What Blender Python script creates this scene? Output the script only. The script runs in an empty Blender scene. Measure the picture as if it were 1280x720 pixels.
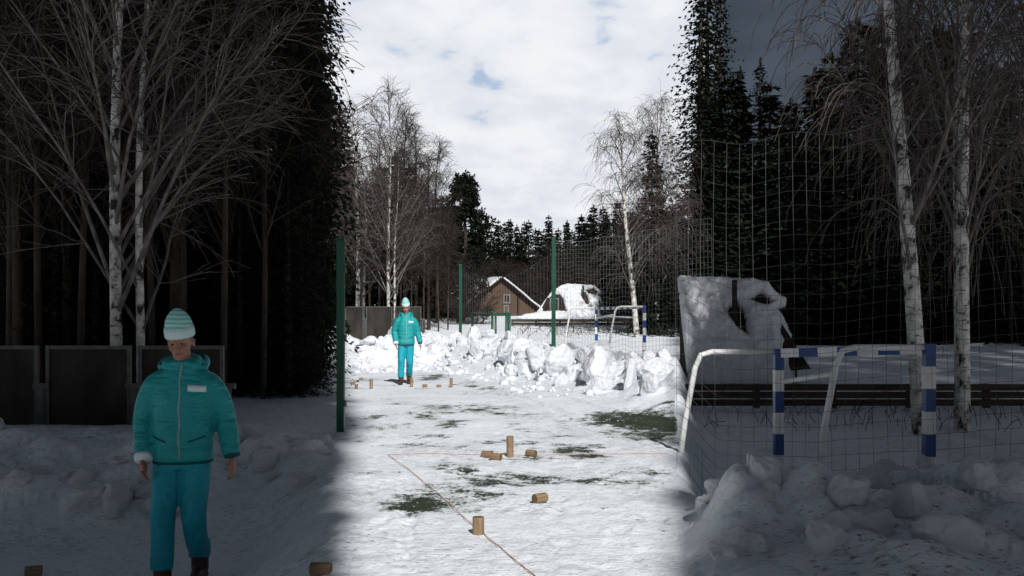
import bpy, bmesh, math, random
import numpy as np
from mathutils import Vector, Matrix, noise
from mathutils.bvhtree import BVHTree

R = math.radians
F, H, HY = 1129.0, 1.2, 415.0          # focal length in pixels of the 1280 frame, eye height, horizon row
EDGE = 0.179                           # slope of the line where the lit clearing meets the shade of the added boughs
SC = bpy.context.scene
COL = SC.collection

# ------------------------------------------------------------------ helpers
def W(px, py, D):
    return Vector(((px - 640) / F * D, D, H - (py - HY) / F * D))

def sm(a, b, x):
    t = np.clip((np.asarray(x, float) - a) / (b - a), 0, 1)
    return t * t * (3 - 2 * t)

_rng = np.random.RandomState(7)
_PERM = _rng.permutation(256)
_ANG = _rng.rand(256) * 2 * np.pi
def perlin(x, y):
    x = np.asarray(x, float); y = np.asarray(y, float)
    xi = np.floor(x).astype(int); yi = np.floor(y).astype(int)
    xf = x - xi; yf = y - yi
    u = xf * xf * xf * (xf * (xf * 6 - 15) + 10); v = yf * yf * yf * (yf * (yf * 6 - 15) + 10)
    def g(ix, iy, dx, dy):
        h = _ANG[_PERM[(_PERM[ix & 255] + iy) & 255]]
        return np.cos(h) * dx + np.sin(h) * dy
    a = g(xi, yi, xf, yf); b = g(xi + 1, yi, xf - 1, yf)
    c = g(xi, yi + 1, xf, yf - 1); d = g(xi + 1, yi + 1, xf - 1, yf - 1)
    return (a * (1 - u) + b * u) * (1 - v) + (c * (1 - u) + d * u) * v
def fbm(x, y, o=4):
    s = 0; a = 1.0
    for i in range(o):
        s = s + a * perlin(x * 2 ** i + 17.3 * i, y * 2 ** i - 9.1 * i); a *= .5
    return s
def worley(x, y):
    x = np.asarray(x, float); y = np.asarray(y, float)
    xi = np.floor(x).astype(int); yi = np.floor(y).astype(int)
    best = np.full(x.shape, 9.0); cid = np.zeros(x.shape)
    for dx in (-1, 0, 1):
        for dy in (-1, 0, 1):
            h = _PERM[(_PERM[(xi + dx) & 255] + yi + dy) & 255]
            h2 = _PERM[(h + 91) & 255]
            d = np.hypot(xi + dx + h / 256. - x, yi + dy + h2 / 256. - y)
            m = d < best
            cid = np.where(m, _PERM[(h + 37) & 255] / 256., cid); best = np.where(m, d, best)
    return best, cid

class MB:
    def __init__(s): s.v = []; s.f = []; s.m = []
    def add(s, vs, fs, mi=0):
        o = len(s.v); s.v.extend([tuple(p) for p in vs])
        for f in fs: s.f.append(tuple(i + o for i in f)); s.m.append(mi)
    def tube(s, pts, radii, n=6, mi=0, cap=True):
        pts = [Vector(p) for p in pts]
        if not hasattr(radii, '__len__'): radii = [radii] * len(pts)
        o = len(s.v); up = None
        for i, p in enumerate(pts):
            d = (pts[min(i + 1, len(pts) - 1)] - pts[max(i - 1, 0)]).normalized()
            if up is None:
                up = d.orthogonal().normalized()
            up = (up - d * up.dot(d))
            up = up.normalized() if up.length > 1e-6 else d.orthogonal().normalized()
            w = d.cross(up)
            for k in range(n):
                a = 2 * math.pi * k / n
                s.v.append(tuple(p + (up * math.cos(a) + w * math.sin(a)) * radii[i]))
        for i in range(len(pts) - 1):
            for k in range(n):
                s.f.append((o + i * n + k, o + i * n + (k + 1) % n, o + (i + 1) * n + (k + 1) % n, o + (i + 1) * n + k)); s.m.append(mi)
        if cap:
            s.f.append(tuple(o + k for k in reversed(range(n)))); s.m.append(mi)
            e = o + (len(pts) - 1) * n
            s.f.append(tuple(e + k for k in range(n))); s.m.append(mi)
    def box(s, c, size, rz=0, mi=0, rot=None):
        M = rot if rot is not None else Matrix.Rotation(rz, 3, 'Z')
        c = Vector(c); hx, hy, hz = (q / 2 for q in size)
        vs = [c + M @ Vector((x * hx, y * hy, z * hz)) for z in (-1, 1) for y in (-1, 1) for x in (-1, 1)]
        s.add(vs, [(0, 2, 3, 1), (4, 5, 7, 6), (0, 1, 5, 4), (2, 6, 7, 3), (0, 4, 6, 2), (1, 3, 7, 5)], mi)
    def ring_loft(s, rings, mi=0, cap=True):
        o = len(s.v); n = len(rings[0])
        for r in rings: s.v.extend([tuple(p) for p in r])
        for i in range(len(rings) - 1):
            for k in range(n):
                s.f.append((o + i * n + k, o + i * n + (k + 1) % n, o + (i + 1) * n + (k + 1) % n, o + (i + 1) * n + k)); s.m.append(mi)
        if cap:
            s.f.append(tuple(o + k for k in reversed(range(n)))); s.m.append(mi)
            e = o + (len(rings) - 1) * n
            s.f.append(tuple(e + k for k in range(n))); s.m.append(mi)
    def mesh(s, name, mats, smooth=False):
        me = bpy.data.meshes.new(name); me.from_pydata(s.v, [], s.f)
        for m in (mats if isinstance(mats, (list, tuple)) else [mats]): me.materials.append(m)
        if any(s.m): me.polygons.foreach_set('material_index', s.m)
        if smooth: me.polygons.foreach_set('use_smooth', [True] * len(s.f))
        me.update(); return me
    def build(s, name, mats, parent=None, smooth=False, bevel=0):
        o = link(name, s.mesh(name, mats, smooth), parent)
        if bevel:
            b = o.modifiers.new('bevel', 'BEVEL'); b.width = bevel; b.segments = 2; b.limit_method = 'ANGLE'
        return o

def link(name, me, parent=None):
    o = bpy.data.objects.new(name, me); COL.objects.link(o)
    if parent: o.parent = parent
    return o
def tag(o, label, cat, group=None, kind=None):
    if kind != 'structure':
        o['label'] = label; o['category'] = cat
    if group: o['group'] = group
    if kind: o['kind'] = kind
    return o
def thing(name, label, cat, loc=(0, 0, 0), rz=0, group=None):
    o = bpy.data.objects.new(name, None); COL.objects.link(o)
    o.location = loc; o.rotation_euler = (0, 0, rz); o.empty_display_size = .1
    return tag(o, label, cat, group)
def structure(o): o['kind'] = 'structure'; return o
def copy_tree(o, parent=None):
    c = o.copy(); COL.objects.link(c)
    if parent: c.parent = parent
    for ch in list(o.children): copy_tree(ch, c)
    return c
def remeshed(mb, voxel, smooth=4, name='m'):
    me = mb.mesh(name, [])
    o = link('tmp', me)
    r = o.modifiers.new('r', 'REMESH'); r.mode = 'VOXEL'; r.voxel_size = voxel; r.use_smooth_shade = True
    if smooth:
        q = o.modifiers.new('s', 'SMOOTH'); q.iterations = smooth; q.factor = .5
    dg = bpy.context.evaluated_depsgraph_get(); dg.update()
    out = bpy.data.meshes.new_from_object(o.evaluated_get(dg))
    bpy.data.objects.remove(o); bpy.data.meshes.remove(me)
    out.polygons.foreach_set('use_smooth', [True] * len(out.polygons)); out.name = name
    return out

# ------------------------------------------------------------------ materials
class NT:
    def __init__(s, name):
        s.mat = bpy.data.materials.new(name); s.mat.use_nodes = True
        s.t = s.mat.node_tree; s.n = s.t.nodes; s.b = s.n['Principled BSDF']
    def new(s, kind, **kw):
        n = s.n.new(kind)
        for k, v in kw.items(): setattr(n, k, v)
        return n
    def l(s, a, b): s.t.links.new(a, b)
    def coord(s, out='Object', scale=(1, 1, 1), rot=(0, 0, 0)):
        tc = s.new('ShaderNodeTexCoord'); mp = s.new('ShaderNodeMapping')
        mp.inputs['Scale'].default_value = scale; mp.inputs['Rotation'].default_value = rot
        s.l(tc.outputs[out], mp.inputs[0]); return mp.outputs[0]
    def noise(s, vec, scale, detail=4, rough=.55):
        n = s.new('ShaderNodeTexNoise'); n.inputs['Scale'].default_value = scale
        n.inputs['Detail'].default_value = detail; n.inputs['Roughness'].default_value = rough
        s.l(vec, n.inputs['Vector']); return n.outputs['Fac']
    def ramp(s, fac, stops):
        r = s.new('ShaderNodeValToRGB'); s.l(fac, r.inputs[0])
        e = r.color_ramp.elements
        while len(e) < len(stops): e.new(.5)
        for q, (p, c) in zip(e, stops):
            q.position = p; q.color = (c, c, c, 1) if not hasattr(c, '__len__') else (*c, 1)
        return r.outputs[0]
    def math(s, op, a, b=None, clamp=False):
        n = s.new('ShaderNodeMath', operation=op); n.use_clamp = clamp
        for i, q in enumerate((a, b)):
            if q is None: continue
            if isinstance(q, (int, float)): n.inputs[i].default_value = q
            else: s.l(q, n.inputs[i])
        return n.outputs[0]
    def mix(s, fac, a, b):
        n = s.new('ShaderNodeMix', data_type='RGBA')
        for i, q in ((0, fac), (6, a), (7, b)):
            if isinstance(q, (int, float)): n.inputs[i].default_value = q
            elif isinstance(q, tuple): n.inputs[i].default_value = (*q, 1)
            else: s.l(q, n.inputs[i])
        return n.outputs[2]
    def bump(s, h, strength=.3, dist=.02):
        b = s.new('ShaderNodeBump'); b.inputs['Strength'].default_value = strength
        b.inputs['Distance'].default_value = dist; s.l(h, b.inputs['Height'])
        s.l(b.outputs[0], s.b.inputs['Normal']); return b
    def color(s, c):
        if isinstance(c, tuple): s.b.inputs['Base Color'].default_value = (*c, 1)
        else: s.l(c, s.b.inputs['Base Color'])
    def set(s, rough=.7, spec=.3, metal=0):
        s.b.inputs['Roughness'].default_value = rough; s.b.inputs['Specular IOR Level'].default_value = spec
        s.b.inputs['Metallic'].default_value = metal; return s

def simple(name, c1, c2, scale=8, rough=.7, bump=.2, dist=.01, spec=.3, stretch=(1, 1, 1), out='Object', detail=4):
    t = NT(name); v = t.coord(out, stretch); n = t.noise(v, scale, detail)
    t.color(t.ramp(n, [(.3, c1), (.7, c2)])); t.set(rough, spec)
    if bump: t.bump(n, bump, dist)
    return t.mat

M = {}
def make_materials():
    # trampled snow over artificial turf; the attribute marks where the turf is worn free
    t = NT('trampled_snow'); at = t.new('ShaderNodeAttribute', attribute_name='turf')
    v = t.coord('Object'); vs = t.coord('Object', (1, 1.0, 1))
    big = t.noise(v, 1.3, 5); mid = t.noise(vs, 7, 6, .62); fine = t.noise(v, 38, 4, .6); mott = t.noise(v, 2.6, 8, .72)
    k = t.math('ADD', at.outputs['Fac'], t.math('MULTIPLY', t.math('SUBTRACT', mid, .5), 2.3))
    k = t.math('ADD', k, t.math('MULTIPLY', t.math('SUBTRACT', fine, .5), 1.5))
    k = t.math('ADD', k, t.math('MULTIPLY', t.math('SUBTRACT', mott, .5), .8))
    mask = t.ramp(k, [(.34, 0.), (.58, 1.)])
    thin = t.ramp(k, [(.0, 0.), (.46, 1.)])
    turf = t.mix(t.noise(v, 60, 3), (.011, .019, .009), (.036, .053, .026))
    turf = t.mix(t.ramp(t.noise(v, 17, 3, .6), [(.64, 0.), (.69, .9)]), turf, (.6, .62, .63))
    snow = t.mix(big, (.815, .85, .895), (.755, .795, .845))
    loc = t.ramp(t.noise(v, .75, 4), [(.38, .12), (.62, 1.)])
    snow = t.mix(t.math('MULTIPLY', loc, t.ramp(t.noise(t.coord('Object', (1, 1.6, 1), (0, 0, .35)), 9, 7, .72), [(.49, 0.), (.68, .85)])), snow, (.34, .37, .375))
    snow = t.mix(t.math('MULTIPLY', loc, t.ramp(t.noise(t.coord('Object', (.8, 1.9, 1), (0, 0, .3)), 22, 6, .68), [(.56, 0.), (.64, 1.)])), snow, (.10, .12, .11))
    snow = t.mix(t.math('MULTIPLY', thin, .72), snow, (.24, .275, .25))
    t.color(t.mix(mask, snow, turf)); t.set(.72, .25)
    hgt = t.math('SUBTRACT', t.math('ADD', t.math('MULTIPLY', mid, .7), t.math('MULTIPLY', fine, .35)), t.math('MULTIPLY', mask, .5))
    t.bump(hgt, .7, .045); M['ground'] = t.mat
    # ploughed snow
    t = NT('ploughed_snow'); v = t.coord('Object'); n = t.noise(v, 5, 8, .62); n2 = t.noise(v, 26, 5, .6)
    t.color(t.mix(n, (.66, .69, .735), (.78, .795, .82))); t.set(.7, .25)
    n4 = t.noise(v, 70, 3, .6)
    t.bump(t.math('ADD', n, t.math('ADD', t.math('MULTIPLY', n2, .5), t.math('MULTIPLY', n4, .25))), .6, .05); M['snow'] = t.mat
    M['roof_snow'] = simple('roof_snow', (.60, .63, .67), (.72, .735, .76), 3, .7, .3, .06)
    # birch bark
    t = NT('birch_bark'); v = t.coord('Object', (4, 4, 3.2)); n = t.noise(v, 1.3, 6, .68)
    v2 = t.coord('Object', (5, 5, 26)); n2 = t.noise(v2, 1, 3)
    base = t.ramp(n, [(.40, (.025, .022, .02)), (.47, (.45, .43, .40)), (.62, (.72, .70, .66))])
    t.color(t.mix(t.ramp(n2, [(.60, 0.), (.68, .8)]), base, (.05, .045, .04))); t.set(.75, .2)
    t.bump(n, .3, .01); M['birch'] = t.mat
    M['limb'] = simple('birch_limb_bark', (.07, .06, .055), (.21, .19, .175), 9, .8, .1, spec=.15, stretch=(1, 1, .4))
    M['twig'] = simple('birch_twig', (.045, .035, .032), (.12, .095, .088), 5, .85, 0, spec=.1)
    M['dark_twig'] = simple('dark_twig', (.022, .017, .015), (.06, .048, .042), 3, .85, 0, spec=.1)
    M['dark_bark'] = simple('dark_bark', (.02, .016, .013), (.075, .06, .05), 6, .9, .4, .02, .1, (1, 1, .3))
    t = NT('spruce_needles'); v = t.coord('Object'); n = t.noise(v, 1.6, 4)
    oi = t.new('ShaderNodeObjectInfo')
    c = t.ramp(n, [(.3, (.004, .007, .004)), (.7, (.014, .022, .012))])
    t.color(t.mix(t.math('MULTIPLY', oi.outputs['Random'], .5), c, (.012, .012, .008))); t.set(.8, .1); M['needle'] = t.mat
    # round wooden pins: grained side, darker sawn ends
    t = NT('pin_wood'); v = t.coord('Object', (26, 26, 3)); n = t.noise(v, 1.4, 6, .6)
    oi = t.new('ShaderNodeObjectInfo')
    side = t.ramp(n, [(.25, (.11, .07, .04)), (.5, (.27, .185, .11)), (.75, (.40, .30, .19))])
    side = t.mix(t.math('MULTIPLY', oi.outputs['Random'], .45), side, (.17, .10, .055))
    t.color(side); t.set(.65, .25); t.bump(n, .25, .004); M['pin'] = t.mat
    t = NT('pin_end_grain'); wv = t.new('ShaderNodeTexWave', wave_type='RINGS', rings_direction='Z')
    wv.inputs['Scale'].default_value = 42; wv.inputs['Distortion'].default_value = 2.5; t.l(t.coord('Object'), wv.inputs[0])
    t.color(t.ramp(wv.outputs['Fac'], [(.2, (.10, .055, .028)), (.8, (.21, .125, .065))])); t.set(.8, .15); M['pin_end'] = t.mat
    M['rope'] = simple('orange_rope', (.42, .17, .09), (.56, .26, .15), 40, .8, .3, .003)
    M['green'] = simple('green_paint', (.005, .052, .030), (.009, .080, .046), 5, .42, .08, .004, .4, (1, 1, .3))
    M['blue'] = simple('blue_paint', (.012, .05, .19), (.02, .075, .26), 9, .4, .08, .004, .4)
    M['white'] = simple('white_paint', (.62, .62, .60), (.80, .80, .78), 7, .45, .08, .004, .4)
    M['black'] = simple('black_rubber', (.008, .008, .008), (.02, .02, .02), 9, .7, .1)
    M['net'] = simple('net_cord', (.10, .11, .11), (.19, .20, .20), 6, .8, 0); M['dark_net'] = simple('dark_net_cord', (.045, .05, .05), (.09, .095, .095), 6, .8, 0)
    M['steel'] = simple('weathered_steel', (.04, .043, .041), (.09, .096, .09), 9, .55, .15, .004, .4)
    M['board'] = simple('dark_mesh_panel', (.018, .016, .014), (.05, .043, .036), 3, .8, .2, .01, .15, (1, 1, .4))
    M['plank'] = simple('old_plank', (.03, .024, .02), (.08, .065, .052), 5, .85, .3, .01, .1, (.3, .3, 4))
    # brown boarded house wall
    t = NT('brown_boards'); v = t.coord('Object', (1, 1, 1)); wv = t.new('ShaderNodeTexWave', bands_direction='X')
    wv.inputs['Scale'].default_value = 3.2; wv.inputs['Distortion'].default_value = .4; t.l(v, wv.inputs[0])
    n = t.noise(t.coord('Object', (4, 4, .8)), 2, 4)
    c = t.mix(n, (.065, .041, .028), (.15, .10, .07))
    t.color(t.mix(t.ramp(wv.outputs['Fac'], [(.03, .6), (.12, 0.)]), c, (.03, .018, .012))); t.set(.8, .15)
    t.bump(wv.outputs['Fac'], .4, .02); M['house'] = t.mat
    M['dark_wood'] = simple('dark_wood', (.014, .009, .008), (.04, .026, .022), 5, .8, .3, .02, .15, (1, 1, .3))
    M['bare_roof'] = simple('bare_roof', (.022, .012, .013), (.05, .03, .03), 6, .8, .3, .02, .15)
    M['trim'] = simple('pale_trim', (.14, .135, .125), (.24, .23, .215), 9, .7, .1)
    t = NT('window_glass'); t.color(t.mix(t.noise(t.coord(), 3), (.012, .015, .018), (.05, .06, .07))); t.set(.12, .6); M['glass'] = t.mat
    # clothing
    t = NT('teal_padded_cloth'); v = t.coord('Object'); wv = t.new('ShaderNodeTexWave', bands_direction='Z', wave_profile='SIN')
    wv.inputs['Scale'].default_value = 3.6; wv.inputs['Distortion'].default_value = 1.0; wv.inputs['Detail'].default_value = 2
    t.l(v, wv.inputs[0]); n = t.noise(v, 11, 5, .6); n3 = t.noise(t.coord('Object', (7, 7, 22)), 1.4, 4)
    t.color(t.mix(n, (.008, .25, .262), (.016, .365, .378))); t.set(.5, .35)
    t.bump(t.math('ADD', t.math('MULTIPLY', wv.outputs['Fac'], .16), t.math('ADD', t.math('MULTIPLY', n, .7), t.math('MULTIPLY', n3, 1.0))), .75, .035); M['jacket'] = t.mat
    t = NT('cyan_trouser_cloth'); v = t.coord('Object', (5, 5, 2.2)); n = t.noise(v, 2.6, 5, .6)
    t.color(t.mix(n, (.005, .26, .34), (.01, .36, .45))); t.set(.55, .3); t.bump(n, .8, .045); M['trousers'] = t.mat
    M['lining'] = simple('dark_teal_lining', (.004, .05, .055), (.008, .09, .09), 12, .7, .3)
    t = NT('striped_knit'); v = t.coord('Object'); wv = t.new('ShaderNodeTexWave', bands_direction='Z')
    wv.inputs['Scale'].default_value = 11.0; wv.inputs['Distortion'].default_value = 1.6; t.l(v, wv.inputs[0])
    t.color(t.ramp(wv.outputs['Fac'], [(.55, (.40, .68, .63)), (.85, (.15, .48, .44))])); t.set(.9, .1)
    t.bump(t.noise(t.coord('Object', (60, 60, 90)), 2, 2), .5, .006); M['hat'] = t.mat
    M['hat_cuff'] = simple('pale_knit', (.50, .70, .67), (.66, .80, .78), 60, .9, .5, .005, .1)
    M['label'] = simple('pale_print', (.55, .72, .74), (.72, .82, .84), 20, .6, .05)
    M['zip'] = simple('grey_zip', (.14, .30, .30), (.25, .40, .40), 50, .5, .2, .003)
    M['cuff'] = simple('white_cuff', (.66, .72, .78), (.8, .84, .88), 30, .8, .2)
    M['skin'] = simple('weathered_skin', (.30, .135, .095), (.42, .215, .155), 22, .55, .15, .003, .35)
    M['hair'] = simple('grey_hair', (.10, .09, .08), (.22, .20, .18), 60, .8, .4, .004)
    M['eye'] = simple('eye_dark', (.02, .015, .012), (.05, .04, .03), 20, .3, 0, spec=.5)
    M['lip'] = simple('lip_skin', (.22, .075, .06), (.29, .11, .09), 30, .5, .1)
    M['boot'] = simple('brown_leather', (.035, .014, .010), (.10, .04, .026), 14, .5, .3, .006, .4)
    M['sole'] = simple('dark_sole', (.012, .011, .010), (.03, .028, .026), 20, .8, .2)
    M['weed'] = simple('dry_weed', (.03, .022, .016), (.09, .068, .05), 6, .9, 0)
make_materials()

# ------------------------------------------------------------------ terrain
CREST = [(-60, 31.0), (-5.0, 31.3), (-1.6, 32.2), (1.5, 24.6), (3.25, 17.4), (3.9, 13.8)]
def crest_dist(X, D):
    X = np.asarray(X, float); D = np.asarray(D, float)
    best = np.full(X.shape, 1e9); sd = np.zeros(X.shape)
    for (x0, y0), (x1, y1) in zip(CREST[:-1], CREST[1:]):
        dx, dy = x1 - x0, y1 - y0; L2 = dx * dx + dy * dy
        t = np.clip(((X - x0) * dx + (D - y0) * dy) / L2, 0, 1)
        d = np.hypot(X - x0 - t * dx, D - y0 - t * dy)
        side = np.where(dx * (D - y0) - dy * (X - x0) > 0, 1.0, -1.0)
        m = d < best - 1e-9
        sd = np.where(m, side * d, sd); best = np.where(m, d, best)
    return sd
def terrain(X, D, detail=True):
    X = np.asarray(X, float); D = np.asarray(D, float)
    u = -X - EDGE * D; v = X - EDGE * D
    t = crest_dist(X, D)
    zr = np.interp(D, [14, 20, 30, 42, 50, 62, 80, 200], [.22, .32, .62, 1.0, 1.55, 2.3, 3.0, 4.0])
    back = zr * sm(.2, 2.8, t)
    hb = np.interp(D, [14, 18, 25, 33], [.42, .46, .60, .94])
    prof = np.where(t < 0, np.clip(1 + t / 2.25, 0, 1), np.clip(1 - t / 2.4, 0, 1)); prof = prof * prof * (3 - 2 * prof)
    z = np.maximum(back, hb * prof)
    wb = np.clip(prof * 1.6, 0, 1)
    # near right: a low ploughed ridge towards the viewer, deep snow behind it
    zR = np.interp(D, [0, 3.6, 4.4, 5.2, 6.1, 7.5, 10.5, 16, 20, 26], [0, 0, .16, .27, .14, -.42, -.5, -.12, .15, .6])
    wR = sm(.02, .42, v) * (1 - sm(19, 26, D))
    z = z * (1 - wR) + zR * wR
    wb = np.maximum(wb * (1 - wR), wR * np.clip(1 - np.abs(D - 5.1) / 1.5, 0, 1))
    # near left: the ground dips, then a bank and the wood's floor
    zL = np.interp(D, [0, 7.0, 7.9, 9.0, 9.8, 12, 16, 22], [-.46, -.46, -.24, .06, .10, .02, .02, .02])
    wL = sm(.02, .95, u) * (1 - sm(16, 22, D))
    z = z * (1 - wL) + zL * wL
    wb = np.maximum(wb * (1 - wL), wL * np.clip(1 - np.abs(D - 8.7) / 1.6, 0, 1))
    if detail:
        near = sm(14, 8, D)
        a, c = worley(X * 1.5 + 3, D * 1.5); a2, c2 = worley(X * 3.3 + .2 * perlin(X * 3, D * 3), D * 3.3)
        l1 = (c * .75 + .25) * np.clip(1 - a * 1.15, -.1, 1); l2 = (c2 - .2) * np.clip(1 - a2 * 1.2, 0, 1)
        amp = (1 - near) * .38 + near * .36
        z = z + wb * (l1 * amp + l2 * amp * .45 - amp * .12 + (.09 - .02 * near) * fbm(X * 2.2, D * 2.2, 6))
        z = z + .022 * fbm(X * 1.1, D * 1.1, 5) + .010 * fbm(X * 6, D * 6, 3)
        z = z + (.18 * fbm(X * .16, D * .16, 4)) * sm(2.5, 8, t) * sm(20, 34, D) * (1 - wR)
        # ridges and a smooth swept lane along the foot of the bank
        foot = sm(-7, -4.5, t) * sm(8, 13, D) * (1 - sm(34, 38, D)) * (1 - wR) * (1 - wL)
        for r0, h in ((-2.3, .035), (-3.1, .045), (-3.35, .02)):
            z = z + foot * h * np.exp(-((t - r0 + .08 * perlin(X * .8, D * .8)) / .07) ** 2)
        # tyre tread left of the rope
        for ox in (-1.25, -.95):
            q = X - (ox - (D - 8) * .12); band = np.exp(-(q / .07) ** 4) * (D > 4.5) * (D < 13) * (1 - wL)
            z = z - band * (.004 + .005 * np.sign(np.sin(D * 42 + 25 * np.abs(q))))
    return z
def gz(x, d): return float(terrain(np.array([x]), np.array([d]))[0])

def ellipse_px(X, D, px, py, rx, ry):
    d0 = H * F / (py - HY); x0 = (px - 640) / F * d0
    wx = rx / F * d0; wd = abs(H * F / (py - ry - HY) - H * F / (py + ry - HY)) / 2
    return np.sqrt(((X - x0) / wx) ** 2 + ((D - d0) / wd) ** 2)
def make_ground():
    D = [0.6]
    while D[-1] < 190: D.append(D[-1] * 1.0078 if D[-1] < 60 else D[-1] * 1.03)
    D = np.array(D); U = np.concatenate([np.linspace(-1.3, -.64, 34), np.linspace(-.62, .62, 470), np.linspace(.64, 1.3, 34)])
    DD, UU = np.meshgrid(D, U, indexing='ij'); XX = UU * DD
    ZZ = terrain(XX, DD)
    rf = random.Random(21)
    for i in range(340):                                    # boot prints
        d0 = rf.uniform(4.2, 17); x0 = rf.uniform(-.62, .62) * d0 * (1 if i % 3 else .3); a = rf.gauss(.15, .5); c_, s_ = math.cos(a), math.sin(a)
        if abs(d0 - 8.8) < .3 or abs(x0 - (-1.21 + (8.8 - d0) * .30)) < .28: continue
        i0, i1 = np.searchsorted(D, (d0 - .25, d0 + .25)); j0, j1 = np.searchsorted(U, ((x0 - .3) / d0, (x0 + .3) / d0))
        dx = XX[i0:i1, j0:j1] - x0; dy = DD[i0:i1, j0:j1] - d0; q = np.hypot((dx * c_ + dy * s_) / .055, (dy * c_ - dx * s_) / .145)
        ZZ[i0:i1, j0:j1] += rf.uniform(.006, .013) * (.3 * np.exp(-((q - 1.3) / .35) ** 2) - np.exp(-q ** 4))
    n, m = DD.shape
    co = np.stack([XX, DD, ZZ], -1).reshape(-1, 3)
    idx = np.arange(n * m).reshape(n, m)
    quads = np.stack([idx[:-1, :-1], idx[:-1, 1:], idx[1:, 1:], idx[1:, :-1]], -1).reshape(-1, 4)
    ext = [(-500, -60, -1.1), (500, -60, -1.1), (500, 480, -1.1), (-500, 480, -1.1)]   # the far ground the sheet runs out on
    verts = np.concatenate([co, np.array(ext)]); e = n * m
    faces = np.concatenate([quads, np.array([[e, e + 1, e + 2, e + 3]])])
    me = bpy.data.meshes.new('snow_ground')
    me.vertices.add(len(verts)); me.vertices.foreach_set('co', verts.ravel())
    me.loops.add(faces.size); me.loops.foreach_set('vertex_index', faces.ravel())
    me.polygons.add(len(faces)); me.polygons.foreach_set('loop_start', np.arange(len(faces)) * 4)
    me.polygons.foreach_set('loop_total', np.full(len(faces), 4))
    me.update(calc_edges=True); me.validate()
    me.polygons.foreach_set('use_smooth', np.ones(len(faces), bool))
    X = XX.ravel(); Dv = DD.ravel()
    turf = np.full(X.shape, -.50)
    spots = [(802, 525, 66, 10, 1.15), (756, 519, 22, 4, 1.0), (845, 531, 50, 11, 1.15), (541, 472, 17, 3.5, 1.0), (525, 469.5, 10, 1.6, .7), (592, 483.5, 12, 1.5, .8), (610, 486.5, 14, 1.8, .6),
             (488, 500, 12, 2, .6), (497, 505, 18, 2.2, .7), (468, 522, 17, 4, .85), (462, 533, 26, 5, .45), (500, 530, 24, 5, .35), (530, 522, 18, 3, .6), (562, 530, 17, 4.5, .85), (622, 517, 16, 2.5, .8), (655, 520, 24, 3.5, .35),
             (655, 537, 14, 5, .65), (640, 531, 12, 3, .6), (714, 563, 26, 7, .85), (735, 569, 18, 4, .75), (570, 583, 24, 7, .85), (606, 603, 24, 7, .8), (588, 598, 40, 12, .3), (676, 598, 22, 4, .65),
             (525, 632, 30, 8, .95), (552, 628, 14, 3.5, .9), (540, 620, 44, 17, .45), (596, 618, 30, 7, .5), (640, 480, 60, 3, .15), (835, 548, 50, 9, .55), (800, 545, 40, 6, .4),
             (590, 486, 60, 4, .2), (300, 712, 46, 7, .9), (520, 470, 20, 2, .4)]
    rs = random.Random(12)
    for _ in range(90):
        py = 474 + 135 * rs.random() ** 1.4; px = rs.uniform(445, 845); k = (py - HY) / 110
        spots.append((px, py, rs.uniform(6, 24) * (.5 + k), rs.uniform(.7, 2.2) * (.4 + k), rs.uniform(.25, .62)))
    for px, py, rx, ry, s in spots:
        d0 = ellipse_px(X, Dv, px, py, rx, ry); near = np.nonzero(d0 < 4)[0]; d0 = d0[near]
        d0 = d0 + (.4 if s > .97 and px > 700 else .95) * fbm(X[near] * 2.4 + px, Dv[near] * 2.0, 5)
        turf[near] = np.maximum(turf[near], -.50 + (s + .10 if s > .97 and px > 700 else s * .86 + .27) * (np.clip(1.55 - d0, 0, 1) if s > .97 and px > 700 else np.clip(1.25 - .62 * d0, 0, 1)))
    broad = np.clip(fbm(X * .55 + 4, Dv * .4, 4), -.5, .7)
    right = sm(-1.4, .8, X - .02 * Dv)
    turf = turf + (.46 * broad + .20 * right * (1 - sm(20, 28, Dv))) * (1 - sm(22, 30, Dv))
    tcr = crest_dist(X, Dv)
    clean = np.maximum.reduce([sm(-2.6, -2.0, tcr) * sm(14, 15.5, Dv), sm(.0, .10, X - EDGE * Dv), sm(.2, .5, -X - EDGE * Dv) * (1 - .0 * X)])
    keep = ellipse_px(X, Dv, 300, 712, 60, 12) < 1.2
    turf = np.where(keep, turf, turf * (1 - clean) - .8 * clean)
    at = me.attributes.new('turf', 'FLOAT', 'POINT')
    at.data.foreach_set('value', np.concatenate([turf, np.full(4, -1.0)]).astype(np.float32))
    me.materials.append(M['ground'])
    o = structure(link('snow_ground', me)); return o
make_ground()

# ------------------------------------------------------------------ snow chunks thrown up on the bank
def chunk_mesh(seed):
    rnd = random.Random(seed); bm = bmesh.new(); bmesh.ops.create_icosphere(bm, subdivisions=5, radius=1)
    planes = []
    for _ in range(10):
        n = Vector((rnd.gauss(0, 1), rnd.gauss(0, 1), rnd.gauss(0, .8))).normalized(); planes.append((n, rnd.uniform(.45, .85)))
    off = Vector((rnd.uniform(0, 99), rnd.uniform(0, 99), 3))
    for v in bm.verts:
        p = v.co.copy()
        for n, d in planes:
            q = p.dot(n)
            if q > d: p -= n * (q - d) * .88
        p *= 1 + .17 * noise.fractal(p * 1.4 + off, .9, 2.0, 5)
        p += Vector(noise.noise_vector(p * 4 + off)) * .035 + Vector(noise.noise_vector(p * 9 + off)) * .03 + Vector(noise.noise_vector(p * 20 + off)) * .014
        v.co = p
    me = bpy.data.meshes.new('snow_chunk'); bm.to_mesh(me); bm.free()
    me.materials.append(M['snow']); me.polygons.foreach_set('use_smooth', [True] * len(me.polygons)); return me
CH = [chunk_mesh(s) for s in range(8)]
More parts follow.
